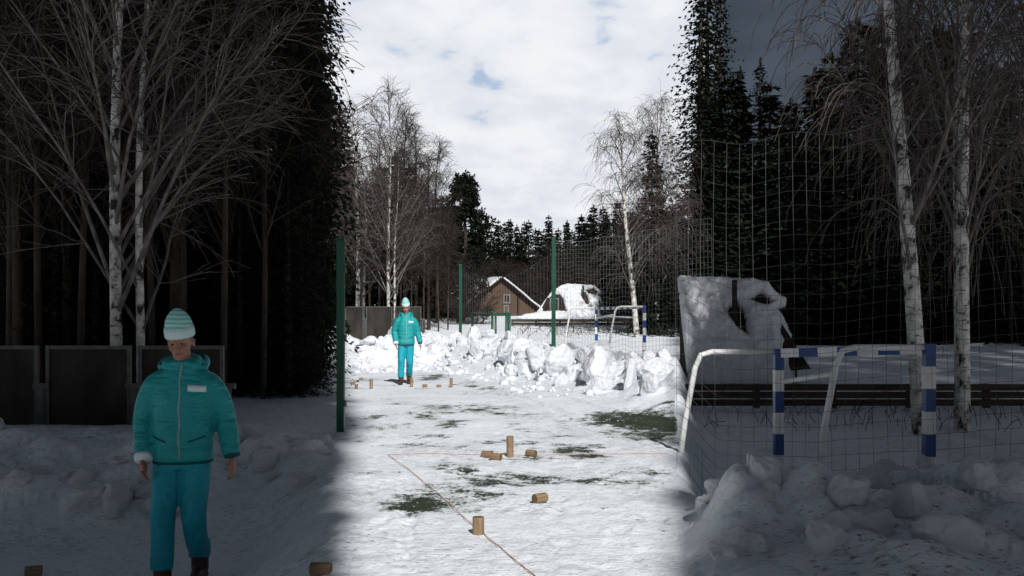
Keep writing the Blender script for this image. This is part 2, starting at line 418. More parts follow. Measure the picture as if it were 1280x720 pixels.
def chunk(px, py_c, D, wpx, hpx, k, label, group=None, rz=0, tilt=0):
    p = W(px, py_c, D); s = D / F; p.z -= hpx * s * .14; hpx *= 1.0; wpx *= .88
    o = link('snow_chunk', CH[k % 8]); o.location = p
    o.scale = (wpx / 2 * s / .8, wpx / 2 * s / .8 * .85, hpx / 2 * s / .75); o.rotation_euler = (tilt, tilt * .7, rz)
    return tag(o, label, 'snow chunk', group)
chunk(746, 459, 18.2, 46, 46, 0, 'big rounded snow chunk with a pointed top, on the bank below the striped goal post', rz=.4)
chunk(739, 449, 18.6, 22, 30, 6, 'upright snow slab leaning on the biggest chunk of the sunny bank', rz=.2, tilt=.25)
chunk(787, 470, 16.2, 20, 44, 1, 'tall narrow tooth of snow on the bank before the right goal post', rz=1.0, tilt=.1)
chunk(812, 482, 14.8, 34, 26, 2, 'squat snow block at the foot of the bank beside the green turf patch', rz=2)
chunk(815, 459, 16.4, 44, 26, 3, 'wide flat snow block on the bank crest below the right goal post', rz=.7)
chunk(697, 448, 20.6, 36, 36, 4, 'angular snow chunk at the foot of the taller green pole', rz=.2)
chunk(668, 442, 22.6, 30, 28, 5, 'pale snow chunk on the bank just left of the taller green pole', rz=1.5)
chunk(632, 436, 25.2, 26, 24, 6, 'snow chunk on the bank in front of the green frame', rz=.9)
chunk(592, 432, 28.2, 24, 22, 7, 'snow chunk on the bank in front of the shorter green pole', rz=2.2)
rr = random.Random(5)
for i in range(165):
    t = rr.random(); t = t ** .8
    seg = [(2.9, 17.0), (1.5, 24.0), (-1.2, 31.0), (-3.0, 32.0)]
    q = t * 3; k = min(int(q), 2); f = q - k
    x = seg[k][0] * (1 - f) + seg[k + 1][0] * f; d = seg[k][1] * (1 - f) + seg[k + 1][1] * f
    o_ = rr.uniform(-1.5, .5); x += o_ * .96; d += o_ * .22
    if abs(x / d) > .176: continue
    w = rr.choice([.2, .26, .3, .36, .42, .5]) * rr.uniform(.8, 1.2)
    o = link('snow_chunk', CH[rr.randrange(8)]); o.location = (x, d, gz(x, d) + w * .08)
    o.scale = (w * .6, w * .5, w * rr.uniform(.35, .6)); o.rotation_euler = (rr.uniform(-.4, .4), rr.uniform(-.4, .4), rr.uniform(0, 6))
    tag(o, 'white snow chunk lying on the ploughed bank in the sun', 'snow chunk', 'snow chunks along the sunny bank')
for i in range(34):
    x = rr.uniform(-5.6, -2.9); d = rr.uniform(27.5, 31.0); w = rr.choice([.15, .22, .3, .4])
    if abs(x / d) > .176: continue
    o = link('snow_chunk', CH[rr.randrange(8)]); o.location = (x, d, gz(x, d) + w * .1)
    o.scale = (w * .6, w * .5, w * .35); o.rotation_euler = (rr.uniform(-.4, .4), rr.uniform(-.4, .4), rr.uniform(0, 6))
    tag(o, 'low snow chunk on the flat bank around the walking man in the sun', 'snow chunk', 'snow chunks behind the man in the sun')
mb = MB()
def crumb(mb, x, d, z, w):
    bm = bmesh.new(); bmesh.ops.create_icosphere(bm, subdivisions=2, radius=1); off = Vector((x * 7, d * 5, 1))
    M3 = Matrix.Rotation(rr.uniform(0, 6), 3, 'Z') @ Matrix.Rotation(rr.uniform(-.5, .5), 3, 'X')
    vs = [M3 @ Vector(((v.co + Vector(noise.noise_vector(v.co * 1.2 + off)) * .45).x * w * .6, (v.co.y + .3 * noise.noise(v.co * 2 + off)) * w * .55, v.co.z * w * .42)) + Vector((x, d, z)) for v in bm.verts]
    mb.add(vs, [tuple(v.index for v in f.verts) for f in bm.faces]); bm.free()
for i in range(420):
    t = rr.random(); q = t * 2.6; k = min(int(q), 2); f = q - k
    x = seg[k][0] * (1 - f) + seg[k + 1][0] * f; d = seg[k][1] * (1 - f) + seg[k + 1][1] * f
    o_ = rr.uniform(-2.6, -.2); x += o_ * .96; d += o_ * .22; w = rr.choice([.03, .04, .06, .09, .15]) * rr.uniform(.8, 1.3)
    if abs(x / d) > .177: continue
    crumb(mb, x, d, gz(x, d) + w * .1, w)
for i in range(110):
    x = rr.uniform(-5.6, -2.6); d = rr.uniform(26.5, 31.0); w = rr.choice([.04, .06, .1, .2]) * rr.uniform(.8, 1.3)
    if abs(x / d) < .177: crumb(mb, x, d, gz(x, d) + w * .08, w)
tag(mb.build('snow_crumbs', M['snow'], None, True), 'loose snow crumbs scattered along the foot of the ploughed bank', 'snow', None, 'stuff')
# near ridge on the right, in the shade
chunk(968, 668, 5.0, 126, 108, 0, 'largest shaded snow boulder on the near ridge below the goal', rz=.4)
chunk(930, 640, 5.15, 56, 70, 6, 'shaded slab of snow leaning on the largest boulder', rz=.2, tilt=.25)
chunk(1100, 694, 4.8, 60, 84, 1, 'shaded tooth of snow standing on the near ridge between the striped posts', rz=1.0, tilt=.1)
chunk(1195, 700, 4.9, 110, 80, 3, 'broad shaded snow block on the near ridge before the nearer striped post', rz=.7)
chunk(890, 636, 5.6, 56, 56, 5, 'shaded snow chunk at the left end of the near ridge', rz=1.2)
for i in range(48):
    d = rr.uniform(4.3, 6.3); x = rr.uniform(EDGE * d + .28, .60 * d); w = rr.choice([.08, .12, .17, .22, .27]) * rr.uniform(.8, 1.2)
    o = link('snow_chunk', CH[rr.randrange(8)]); o.location = (x, d, gz(x, d) + w * .06)
    o.scale = (w * .6, w * .5, w * rr.uniform(.35, .6)); o.rotation_euler = (rr.uniform(-.4, .4), rr.uniform(-.4, .4), rr.uniform(0, 6))
    tag(o, 'snow lump in the shade on the near ridge at right', 'snow chunk', 'snow chunks on the shaded ridge')
for i in range(36):
    d = rr.uniform(7.6, 9.5); x = -rr.uniform(EDGE * d + .25, .60 * d); w = rr.choice([.1, .14, .2, .3, .36]) * rr.uniform(.8, 1.2)
    o = link('snow_chunk', CH[rr.randrange(8)]); o.location = (x, d, gz(x, d) + w * .05)
    o.scale = (w * .6, w * .5, w * rr.uniform(.3, .5)); o.rotation_euler = (rr.uniform(-.4, .4), rr.uniform(-.4, .4), rr.uniform(0, 6))
    tag(o, 'snow lump in the shade on the bank behind the nearer man', 'snow chunk', 'snow chunks on the shaded left bank')

# ------------------------------------------------------------------ trees
def rv(rnd): return Vector((rnd.gauss(0, 1), rnd.gauss(0, 1), rnd.gauss(0, 1)))
def branch_pts(rnd, p, d, L, n, grav, wob):
    pts = [p.copy()]; d = d.normalized(); st = L / n
    for i in range(n):
        d = (d + Vector((0, 0, -grav * (i + 1) / n)) + rv(rnd) * wob).normalized()
        p = p + d * st; pts.append(p.copy())
    return pts
def bare_tree(seed, height, r0, stems, n_prim, spread=.75, droop=.25, low=.12, twig_r=.0055, sec=9, twigs=5, lean=0., twl=.55, lmul=1.0):
    """leafless tree: white or dark trunk with limbs, and a separate cloud of fine twigs"""
    rnd = random.Random(seed); tr = MB(); tw = MB(); lb = MB()
    for si in range(stems):
        hh = height * (1 if si == 0 else rnd.uniform(.72, .86)); rr0 = r0 * (1 if si == 0 else .72)
        base = Vector((si * .26, .1 * si, -.5)); ax = Vector((lean + si * .012, 0, 1)); ph = rnd.uniform(0, 6)
        def axis(t, base=base, ax=ax, hh=hh, ph=ph):
            return base + ax * (t * (hh + .5)) + Vector((math.sin(t * 7 + ph), math.cos(t * 5 + ph), 0)) * .10 * t
        N = 26; tr.tube([axis(i / N) for i in range(N + 1)], [rr0 * (1 - i / N) ** .75 + .006 for i in range(N + 1)], 9)
        for b in range(n_prim if si == 0 else n_prim // 2):
            t = low + (1 - low) * (b + rnd.random()) / (n_prim if si == 0 else n_prim // 2); t = min(t, .985)
            az = rnd.uniform(0, 2 * math.pi); el = spread * rnd.uniform(.75, 1.2) * (1 - .25 * t)
            L = (height * .38 * (1 - t) ** .75 + .5) * rnd.uniform(.65, 1.1) * lmul
            d = Vector((math.sin(el) * math.cos(az), math.sin(el) * math.sin(az), math.cos(el)))
            p0 = axis(t); pts = branch_pts(rnd, p0, d, L, 9, droop * .25, .05)
            r1 = min(rr0 * (1 - t) ** .75 * .40, .007 + .0060 * L)
            lb.tube(pts, [r1 * (1 - i / 9) ** .8 + .005 for i in range(10)], 5, cap=False)
            ns = int(sec * (.4 + L / (height * .3)))
            for s in range(ns):
                f = rnd.uniform(.22, 1.0); j = min(int(f * 9), 8); q = pts[j].lerp(pts[j + 1], f * 9 - j)
                dd = ((pts[j + 1] - pts[j]).normalized() + rv(rnd) * .55).normalized()
                l2 = (.30 + .32 * L * (1 - f * .6)) * rnd.uniform(.6, 1.2)
                ps = branch_pts(rnd, q, dd, l2, 4, droop, .10)
                lb.tube(ps, [.011, .009, .008, .007, .006], 3, cap=False)
                for w in range(twigs):
                    g = rnd.randrange(1, 5); d3 = ((ps[g] - ps[g - 1]).normalized() + rv(rnd) * .5).normalized()
                    tw.tube(branch_pts(rnd, ps[g], d3, twl * rnd.uniform(.5, 1.3), 4, droop * 2.0, .12), twig_r, 3, cap=False)
    return tr, lb, tw
def tree_meshes(prefix, parts, mats):
    tr, lb, tw = parts
    return tr.mesh(prefix + '_trunk', mats[0], True), lb.mesh(prefix + '_branches', mats[1], True), tw.mesh(prefix + '_twigs', mats[2])
BIRCH = tree_meshes('birch', bare_tree(11, 11.4, .085, 2, 50, .60, .05, .17, sec=8, twigs=6, lmul=1.12), (M['birch'], M['limb'], M['twig']))
WEEP = [tree_meshes('weeping_birch', bare_tree(s, 11.0, .12, st, 34, .62, .42, .22, sec=9, twigs=6, lean=ln, twl=.95), (M['birch'], M['limb'], M['twig'])) for s, st, ln in ((21, 1, -.07), (22, 2, .0))]
ALDER = [tree_meshes('bare_tree', bare_tree(s, 10.5, .10, 1, 46, .50, .16, .2, sec=9, twigs=6, lmul=.75), (M['dark_bark'], M['dark_twig'], M['dark_twig'])) for s in (31, 32, 33)]
SHRUB = [tree_meshes('bare_shrub', bare_tree(s, 2.6, .03, 3, 16, .9, .1, .05, sec=6, twigs=4, twl=.3, lmul=1.3), (M['dark_bark'], M['dark_twig'], M['dark_twig'])) for s in (41, 42)]
POLE = [tree_meshes('young_birch', bare_tree(s, 9.0, .045, 1, 26, .5, .12, .3, sec=5, twigs=4, lmul=.6), (M['dark_bark'], M['dark_twig'], M['dark_twig'])) for s in (51, 52)]

def conifer(seed, h, rad, layers, per, shape=.85, low=.06, size=.34, ragged=.25, step=.26):
    rnd = random.Random(seed); tr = MB(); cr = MB()
    tr.tube([(0, 0, -.6), (0, 0, h * .4), (0, 0, h * .98)], [.017 * h, .012 * h, .01], 8)
    for l in range(layers):
        t = low + (1 - low) * (l + rnd.random() * .8) / layers
        if t > .995: continue
        rl = rad * ((1 - t) ** shape) * rnd.uniform(1 - ragged, 1 + ragged) + .12
        n = max(4, int(per * (.55 + .5 * (1 - t)))); a0 = rnd.uniform(0, 6)
        for b in range(n):
            az = a0 + 2 * math.pi * b / n + rnd.uniform(-.3, .3); L = rl * rnd.uniform(.65, 1.12)
            out = Vector((math.cos(az), math.sin(az), 0)); lift = rnd.uniform(-.05, .25) - .45 * (1 - t)
            k = max(3, int(L / step))
            for s in range(k):
                f = (s + .6) / k
                c = Vector((0, 0, t * h)) + out * L * f + Vector((0, 0, L * (lift * f - .16 * f * f + .12 * f ** 3)))
                c += rv(rnd) * .04
                for sd in (-1, 1):
                    w = size * rnd.uniform(.6, 1.25) * (1.15 - .5 * f)
                    tip = (out * rnd.uniform(.35, .9) + Vector((-out.y, out.x, 0)) * sd * rnd.uniform(.3, 1) + Vector((0, 0, rnd.uniform(-.75, .05)))).normalized() * w
                    wd = tip.cross(Vector((rnd.gauss(0, .4), rnd.gauss(0, .4), 1))).normalized() * w * .26
                    cr.add([c, c + tip * .5 + wd, c + tip, c + tip * .5 - wd], [(0, 1, 2, 3)])
    for q in range(5):
        c = Vector((0, 0, h * (.97 + .008 * q)))
        for b in range(4):
            a = rnd.uniform(0, 6); cr.add([c, c + Vector((.12 * math.cos(a), .12 * math.sin(a), .08)), c + Vector((.05 * math.cos(a), .05 * math.sin(a), .25))], [(0, 1, 2)])
    return tr.mesh('spruce_trunk', M['dark_bark'], True), cr.mesh('spruce_crown', M['needle'])
def pine(seed, h):
    rnd = random.Random(seed); tr = MB(); cr = MB()
    ax = lambda t: Vector((.25 * math.sin(t * 3), 0, t * h))
    tr.tube([ax(i / 10) - Vector((0, 0, .6 if i == 0 else 0)) for i in range(11)], [.2 * (1 - i / 10) ** .7 + .02 for i in range(11)], 8)
    for b in range(58):
        t = .22 + .78 * (b + rnd.random()) / 58; az = rnd.uniform(0, 6.28); L = (2.9 * (1 - t) ** .55 + .25) * rnd.uniform(.55, 1.05)
        d = Vector((math.cos(az), math.sin(az), rnd.uniform(.1, .55))); pts = branch_pts(rnd, ax(t), d, L, 5, -.06, .12)
        tr.tube(pts, [.05, .04, .032, .025, .018, .012], 4, cap=False)
        for g in range(2, 6):
            for e in range(3 if g > 2 else 1):
                c = pts[g] + rv(rnd) * .22
                for q in range(22):
                    dd = (rv(rnd) + Vector((0, 0, .5))).normalized(); w = rnd.uniform(.2, .38)
                    wd = dd.cross(rv(rnd)).normalized() * w * .22
                    o = c + rv(rnd) * .12
                    cr.add([o, o + dd * w * .5 + wd, o + dd * w, o + dd * w * .5 - wd], [(0, 1, 2, 3)])
    return tr.mesh('pine_trunk', M['dark_bark'], True), cr.mesh('pine_crown', M['needle'])
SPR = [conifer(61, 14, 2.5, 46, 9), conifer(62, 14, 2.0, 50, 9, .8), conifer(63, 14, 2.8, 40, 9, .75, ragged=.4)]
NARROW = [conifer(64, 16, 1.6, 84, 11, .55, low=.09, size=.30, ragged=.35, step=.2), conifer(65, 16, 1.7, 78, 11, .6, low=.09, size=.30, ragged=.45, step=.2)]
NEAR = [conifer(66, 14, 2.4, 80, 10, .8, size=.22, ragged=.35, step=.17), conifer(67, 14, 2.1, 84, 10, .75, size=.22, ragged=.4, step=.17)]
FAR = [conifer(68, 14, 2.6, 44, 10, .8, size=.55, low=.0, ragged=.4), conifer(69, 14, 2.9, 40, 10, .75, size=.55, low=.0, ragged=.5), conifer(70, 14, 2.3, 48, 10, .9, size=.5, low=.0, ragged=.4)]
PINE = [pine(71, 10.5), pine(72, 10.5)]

def place(name, meshes, partnames, x, d, z, height, h_mesh, wscale, label, cat, group=None, rz=0.):
    o = thing(name, label, cat, (x, d, z), rz, group)
    k = height / h_mesh; o.scale = (k * wscale, k * wscale, k)
    for nm, me in zip(partnames, meshes): link(nm, me, o)
    return o
TB = ('trunk', 'branches', 'twigs'); TC = ('trunk', 'crown')
def by_px(px, D, py_top):
    x = (px - 640) / F * D; z = gz(x, D); return x, z, H - (py_top - HY) / F * D - z
def spruce(px, D, py_top, k, label, group=None, w=1., rz=0., kit=None, hm=14):
    kit = kit or SPR
    x, z, h = by_px(px, D, py_top)
    return place('spruce_tree', kit[k % len(kit)], TC, x, D, z - .1, h, hm, w, label, 'spruce', group, rz)

# --- the clearing: left group
x, z, h = by_px(486, 40, 124)
place('birch_tree', BIRCH, TB, x, 40, z, h, 11.4, 1., 'tall white twin stemmed birch with long rising branches behind the man in the sun', 'birch', rz=0)
for i, (px, D, top, k, lab) in enumerate([
    (447, 47, 140, 0, 'bare grey tree at the left end of the sunny clearing, left of the tall birch'),
    (520, 50, 165, 1, 'bare grey tree just right of the tall sunlit birch'),
    (546, 52, 182, 2, 'bare drooping tree between the tall birch and the dark pine')]):
    x, z, h = by_px(px, D, top)
    place('bare_tree', (ALDER if i else WEEP)[k % 3 if i else 1], TB, x, D, z, h, 10.5 if i else 11, 1.05, lab, 'tree', rz=i * 1.3)
x, z, h = by_px(506, 46, 150); place('bare_tree', ALDER[2], TB, x, 46, z, h, 10.5, 1.1, 'dense brown bare tree close behind the tall sunlit birch', 'tree', rz=2.)
x, z, h = by_px(536, 47, 200); place('bare_tree', ALDER[0], TB, x, 47, z, h, 10.5, 1.1, 'brown bare tree beside the dark pine, shorter than its neighbours', 'tree', rz=4.)
for i, (px, D, top) in enumerate([(462, 44, 200), (474, 45, 170), (500, 43, 210), (515, 44, 240), (530, 44, 230), (452, 43, 230), (548, 45, 250), (560, 46, 262)]):
    x, z, h = by_px(px, D, top)
    place('young_birch', POLE[i % 2], TB, x, D, z, h, 9, 1.2, 'thin young bare tree in the thicket behind the tall birch', 'tree', 'young trees behind the tall birch', rz=i)
x, z, h = by_px(578, 54, 225); place('pine_tree', PINE[0], TC, x, 54, z, h, 10.5, 1.0, 'dark pine with open ragged crown left of the brown house', 'pine', rz=.5)
x, z, h = by_px(563, 56, 262); place('pine_tree', PINE[1], TC, x, 56, z, h, 10.5, 1.15, 'lower dark pine close behind the ragged pine', 'pine', rz=2.5)
rr = random.Random(9)
for px, D, top in [(440, 58, 215), (458, 60, 225), (476, 56, 205), (494, 60, 190), (512, 58, 205), (528, 60, 225), (545, 62, 245), (560, 60, 275), (450, 70, 240), (500, 72, 230), (540, 70, 260)]:
    spruce(px, D, top, rr.randrange(3), 'dark spruce behind the bare trees left of the pine', 'spruces behind the bare trees', 1.3, rr.uniform(0, 6), FAR)
# --- far treeline
for i in range(50):
    px = 585 + i * 5.5 + rr.uniform(-3, 3); D = rr.uniform(100, 130)
    top = 281 + rr.uniform(-7, 9) - (10 if px > 730 else 0) + (-7 if rr.random() < .2 else 0)
    spruce(px, D, top, rr.randrange(3), 'far dark spruce on the treeline beyond the house and the cabin', 'far spruces on the treeline', 1.0, rr.uniform(0, 6), FAR)
for i in range(22):
    px = 590 + i * 11.5 + rr.uniform(-4, 4); D = rr.uniform(84, 96)
    spruce(px, D, 312 + rr.uniform(-10, 8), rr.randrange(3), 'dark spruce in the belt behind the house and the cabin', 'spruces in the middle belt', 1.7, rr.uniform(0, 6), FAR)
for px, D, top in [(727, 80, 268), (742, 74, 256), (757, 76, 268), (772, 70, 250), (788, 68, 262), (803, 72, 250), (824, 66, 240), (838, 70, 256), (764, 64, 300), (792, 62, 300), (822, 62, 296), (838, 60, 290)]:
    spruce(px, D, top, rr.randrange(3), 'dark spruce rising behind the right hand birches', 'spruces behind the birches', 1.3, rr.uniform(0, 6), FAR)
spruce(815, 43, 163, 1, 'tall dark spruce between the two weeping birches', None, .78, 1., FAR)
# --- right group of birches
x, z, h = by_px(797, 40.8, 155); place('birch_tree', WEEP[0], TB, x, 40.8, z, h, 11, 1.25, 'weeping birch leaning left behind the blue and white goal in the sun', 'birch', rz=0)
x, z, h = by_px(821, 44.5, 130); place('birch_tree', WEEP[1], TB, x, 44.5, z, h, 11, .9, 'taller forked weeping birch at the right end of the sunny clearing', 'birch', rz=1.)

# --- the dark wood on the left
x = (147 - 640) / F * 12.6
place('birch_tree', BIRCH, TB, x, 12.6, -.25, 11.6, 11.4, 1., 'nearer white birch standing in deep shade behind the left fence', 'birch', rz=0)
for i in range(15):
    px = -30 + i * 25 + rr.uniform(-8, 8); D = rr.uniform(17.5, 25)
    x = (px - 640) / F * D
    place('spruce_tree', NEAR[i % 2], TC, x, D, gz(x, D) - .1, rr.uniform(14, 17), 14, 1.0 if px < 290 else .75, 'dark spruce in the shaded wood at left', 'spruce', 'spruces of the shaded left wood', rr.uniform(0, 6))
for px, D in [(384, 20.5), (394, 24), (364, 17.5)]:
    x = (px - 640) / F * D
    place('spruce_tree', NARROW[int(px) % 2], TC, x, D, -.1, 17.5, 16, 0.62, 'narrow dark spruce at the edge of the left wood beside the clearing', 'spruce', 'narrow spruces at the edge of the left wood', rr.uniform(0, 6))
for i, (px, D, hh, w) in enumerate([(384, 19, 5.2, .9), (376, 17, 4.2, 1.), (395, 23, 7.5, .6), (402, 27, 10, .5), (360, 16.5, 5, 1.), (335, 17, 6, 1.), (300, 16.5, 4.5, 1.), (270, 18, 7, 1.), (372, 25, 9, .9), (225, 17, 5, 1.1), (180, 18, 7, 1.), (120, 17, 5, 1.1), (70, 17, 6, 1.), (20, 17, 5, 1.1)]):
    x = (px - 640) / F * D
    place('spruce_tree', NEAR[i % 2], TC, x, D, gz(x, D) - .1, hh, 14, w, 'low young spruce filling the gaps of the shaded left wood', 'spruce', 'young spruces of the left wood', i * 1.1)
for px, D, top in [(372, 62, 60), (392, 66, 90), (408, 60, 110), (424, 64, 130), (434, 58, 190), (384, 55, 150), (416, 54, 190)]:
    spruce(px, D, top, int(px) % 3, 'dark spruce farther back between the left wood and the bare trees', 'spruces behind the left wood edge', 1.2, rr.uniform(0, 6), FAR)
for i in range(8):
    px = 10 + i * 45 + rr.uniform(-8, 8); D = rr.uniform(13.5, 16.5); x = (px - 640) / F * D
    place('young_birch', POLE[i % 2], TB, x, D, gz(x, D), rr.uniform(8, 11), 9, 1.1, 'thin bare tree in the shade behind the left fence', 'tree', 'thin trees behind the left fence', rr.uniform(0, 6))
for i in range(6):
    px = 20 + i * 66; D = 16 + (i % 3); x = (px - 640) / F * D
    place('bare_tree', ALDER[i % 3], TB, x, D, gz(x, D), 11.5, 10.5, 1, 'dark bare tree in the shaded wood at left', 'tree', 'dark bare trees of the left wood', rr.uniform(0, 6))
# --- the dark wood on the right
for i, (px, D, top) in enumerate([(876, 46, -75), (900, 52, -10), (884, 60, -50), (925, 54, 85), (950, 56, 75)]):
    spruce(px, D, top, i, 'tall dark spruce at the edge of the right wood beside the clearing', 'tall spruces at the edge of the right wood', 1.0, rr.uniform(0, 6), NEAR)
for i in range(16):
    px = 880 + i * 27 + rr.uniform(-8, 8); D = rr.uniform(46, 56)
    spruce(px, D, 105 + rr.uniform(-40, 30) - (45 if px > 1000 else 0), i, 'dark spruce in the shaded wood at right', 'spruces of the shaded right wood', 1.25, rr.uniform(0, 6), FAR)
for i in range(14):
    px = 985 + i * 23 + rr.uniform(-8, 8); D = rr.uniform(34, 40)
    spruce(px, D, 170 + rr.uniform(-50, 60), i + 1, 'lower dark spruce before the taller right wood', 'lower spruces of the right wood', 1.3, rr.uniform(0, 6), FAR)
place('birch_tree', WEEP[0], TB, 6.06, 13.3, gz(6.06, 13.3), 11.5, 11, 1.0, 'nearer birch leaning left in the shade behind the right goal', 'birch', rz=0)
place('birch_tree', WEEP[1], TB, 6.75, 13.5, gz(6.75, 13.5), 12, 11, .8, 'nearer forked birch in the shade at the right edge', 'birch', rz=1.)
# --- shrubs round the house and the fences
for i in range(15):
    px = 572 + i * 9.0 + rr.uniform(-4, 4); D = rr.uniform(50, 57); x = (px - 640) / F * D
    if px > 594: D = rr.uniform(71, 76); x = (px - 640) / F * D
    place('bare_shrub', SHRUB[i % 2], TB, x, D, gz(x, D), rr.uniform(2.0, 4.2), 2.6, 1., 'dark bare shrub growing round the brown house', 'shrub', 'bare shrubs round the house', rr.uniform(0, 6))
for i in range(14):
    px = 700 + i * 10.5 + rr.uniform(-4, 4); D = rr.uniform(52, 58); x = (px - 640) / F * D
    if px < 790: D = 66; x = (px - 640) / F * D
    place('bare_shrub', SHRUB[i % 2], TB, x, D, gz(x, D), rr.uniform(2.0, 4.5), 2.6, 1., 'dark bare shrub among the trees right of the snowy cabin', 'shrub', 'bare shrubs right of the cabin', rr.uniform(0, 6))
mb = MB(); rr = random.Random(3)
for i in range(170):
    px = rr.uniform(642, 842); D = rr.uniform(41, 47); x = (px - 640) / F * D; zz = gz(x, D)
    mb.tube(branch_pts(rr, Vector((x, D, zz - .05)), Vector((rr.gauss(0, .3), rr.gauss(0, .3), 1)), rr.uniform(.15, .75), 4, .1, .2), .012, 3)
for i in range(110):
    D = rr.uniform(13.5, 15.8); px = rr.uniform(860, 1280); x = (px - 640) / F * D; zz = gz(x, D)
    mb.tube(branch_pts(rr, Vector((x, D, zz - .05)), Vector((rr.gauss(0, .3), rr.gauss(0, .3), 1)), rr.uniform(.1, .5), 4, .1, .2), .006, 3)
tag(mb.build('dry_weeds', M['weed']), 'dry dark weed stalks poking out of the snow in front of the low fence', 'weeds', None, 'stuff')

# ------------------------------------------------------------------ buildings
def slab(mb, poly, n, th, mi=0):
    """a polygon given thickness th along n"""
    n = Vector(n).normalized() * th; k = len(poly); a = [Vector(p) for p in poly]; b = [p + n for p in a]
    mb.add(a + b, [tuple(reversed(range(k))), tuple(range(k, 2 * k))] + [(i, (i + 1) % k, k + (i + 1) % k, k + i) for i in range(k)], mi)
def snow_slab(poly, n, th, seed, sub=5, noise_amp=.05):
    mb = MB(); slab(mb, poly, n, th); me = mb.mesh('snow', M['roof_snow'])
    bm = bmesh.new(); bm.from_mesh(me); bmesh.ops.recalc_face_normals(bm, faces=bm.faces); bmesh.ops.triangulate(bm, faces=bm.faces)
    bmesh.ops.subdivide_edges(bm, edges=bm.edges, cuts=sub, use_grid_fill=True)
    bmesh.ops.smooth_vert(bm, verts=bm.verts, factor=.5, use_axis_x=True, use_axis_y=True, use_axis_z=True)
    for v in bm.verts: v.co += Vector(noise.noise_vector(v.co * 1.2 + Vector((seed, 0, 0)))) * noise_amp
    bm.to_mesh(me); bm.free(); me.polygons.foreach_set('use_smooth', [True] * len(me.polygons)); return me
# brown house (gable turned a little towards the cabin)
D0 = 62.0; c = W(637, 395, D0)
house = thing('wooden_house', 'brown boarded house with snowy gable roof beyond the green frame', 'house', (c.x, D0, gz(c.x, D0) - .3), R(27))
hw, hd, eav, top = 2.35, 6.0, 1.5, 3.72
zb = gz(c.x, D0) - .3
eav = W(0, 388, D0).z - zb; top = W(0, 349, D0).z - zb; ridge = -.75
mb = MB(); hw2 = 3.1; hw = 2.65; fr = [(-hw2, 0, 0), (hw, 0, 0), (hw, 0, eav - .2), (ridge, 0, top), (-hw2, 0, eav + .35)]
slab(mb, fr, (0, 1, 0), hd); mb.build('wall', M['house'], house)
rp = MB()
for a, b in (((ridge, top), (hw + .45, eav - .62)), ((ridge, top), (-hw2 - .35, eav + .12))):
    nx, nz = -(b[1] - a[1]), b[0] - a[0]
    if nz < 0: nx, nz = -nx, -nz
    poly = [(a[0], -.35, a[1] + .02), (b[0], -.35, b[1] + .02), (b[0], hd + .2, b[1] + .02), (a[0], hd + .2, a[1] + .02)]
    slab(rp, poly, (nx, 0, nz), .09)
roof = rp.build('roof', M['dark_wood'], house)
for i, (a, b) in enumerate((((ridge, top), (hw + .5, eav - .66)), ((ridge, top), (-hw2 - .35, eav + .12)))):
    nx, nz = -(b[1] - a[1]), b[0] - a[0]
    if nz < 0: nx, nz = -nx, -nz
    l = math.hypot(nx, nz); ox, oz = nx / l * .1, nz / l * .1
    poly = [(a[0] + ox, -.37, a[1] + oz), (b[0] + ox, -.37, b[1] + oz), (b[0] + ox, hd + .2, b[1] + oz), (a[0] + ox, hd + .2, a[1] + oz)]
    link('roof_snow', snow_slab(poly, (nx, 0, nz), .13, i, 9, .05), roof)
mb = MB(); mb.box((ridge - .9, hd * .5, top + .1), (.5, .5, .7)); ch = mb.build('chimney', M['dark_wood'], roof)
for wx, wz, ww, wh in ((-.25, top - 1.35, .44, .55), (-.3, .75, .3, .5)):
    mb = MB()
    for sx in (-1, 1): mb.box((wx + sx * ww / 2, -.04, wz), (.09, .08, wh + .1))
    for sz in (-1, 1): mb.box((wx, -.035, wz + sz * wh / 2), (ww - .09, .07, .09))
    mb.box((wx, -.03, wz), (.05, .06, wh - .09))
    w = mb.build('window', M['trim'], house); mb = MB(); mb.box((wx, -.008, wz), (ww, .012, wh)); mb.build('pane', M['glass'], w)
mb = MB(); mb.box((.62, -.05, 1.3), (.09, .09, 2.6)); mb.build('corner_board', M['dark_wood'], house)

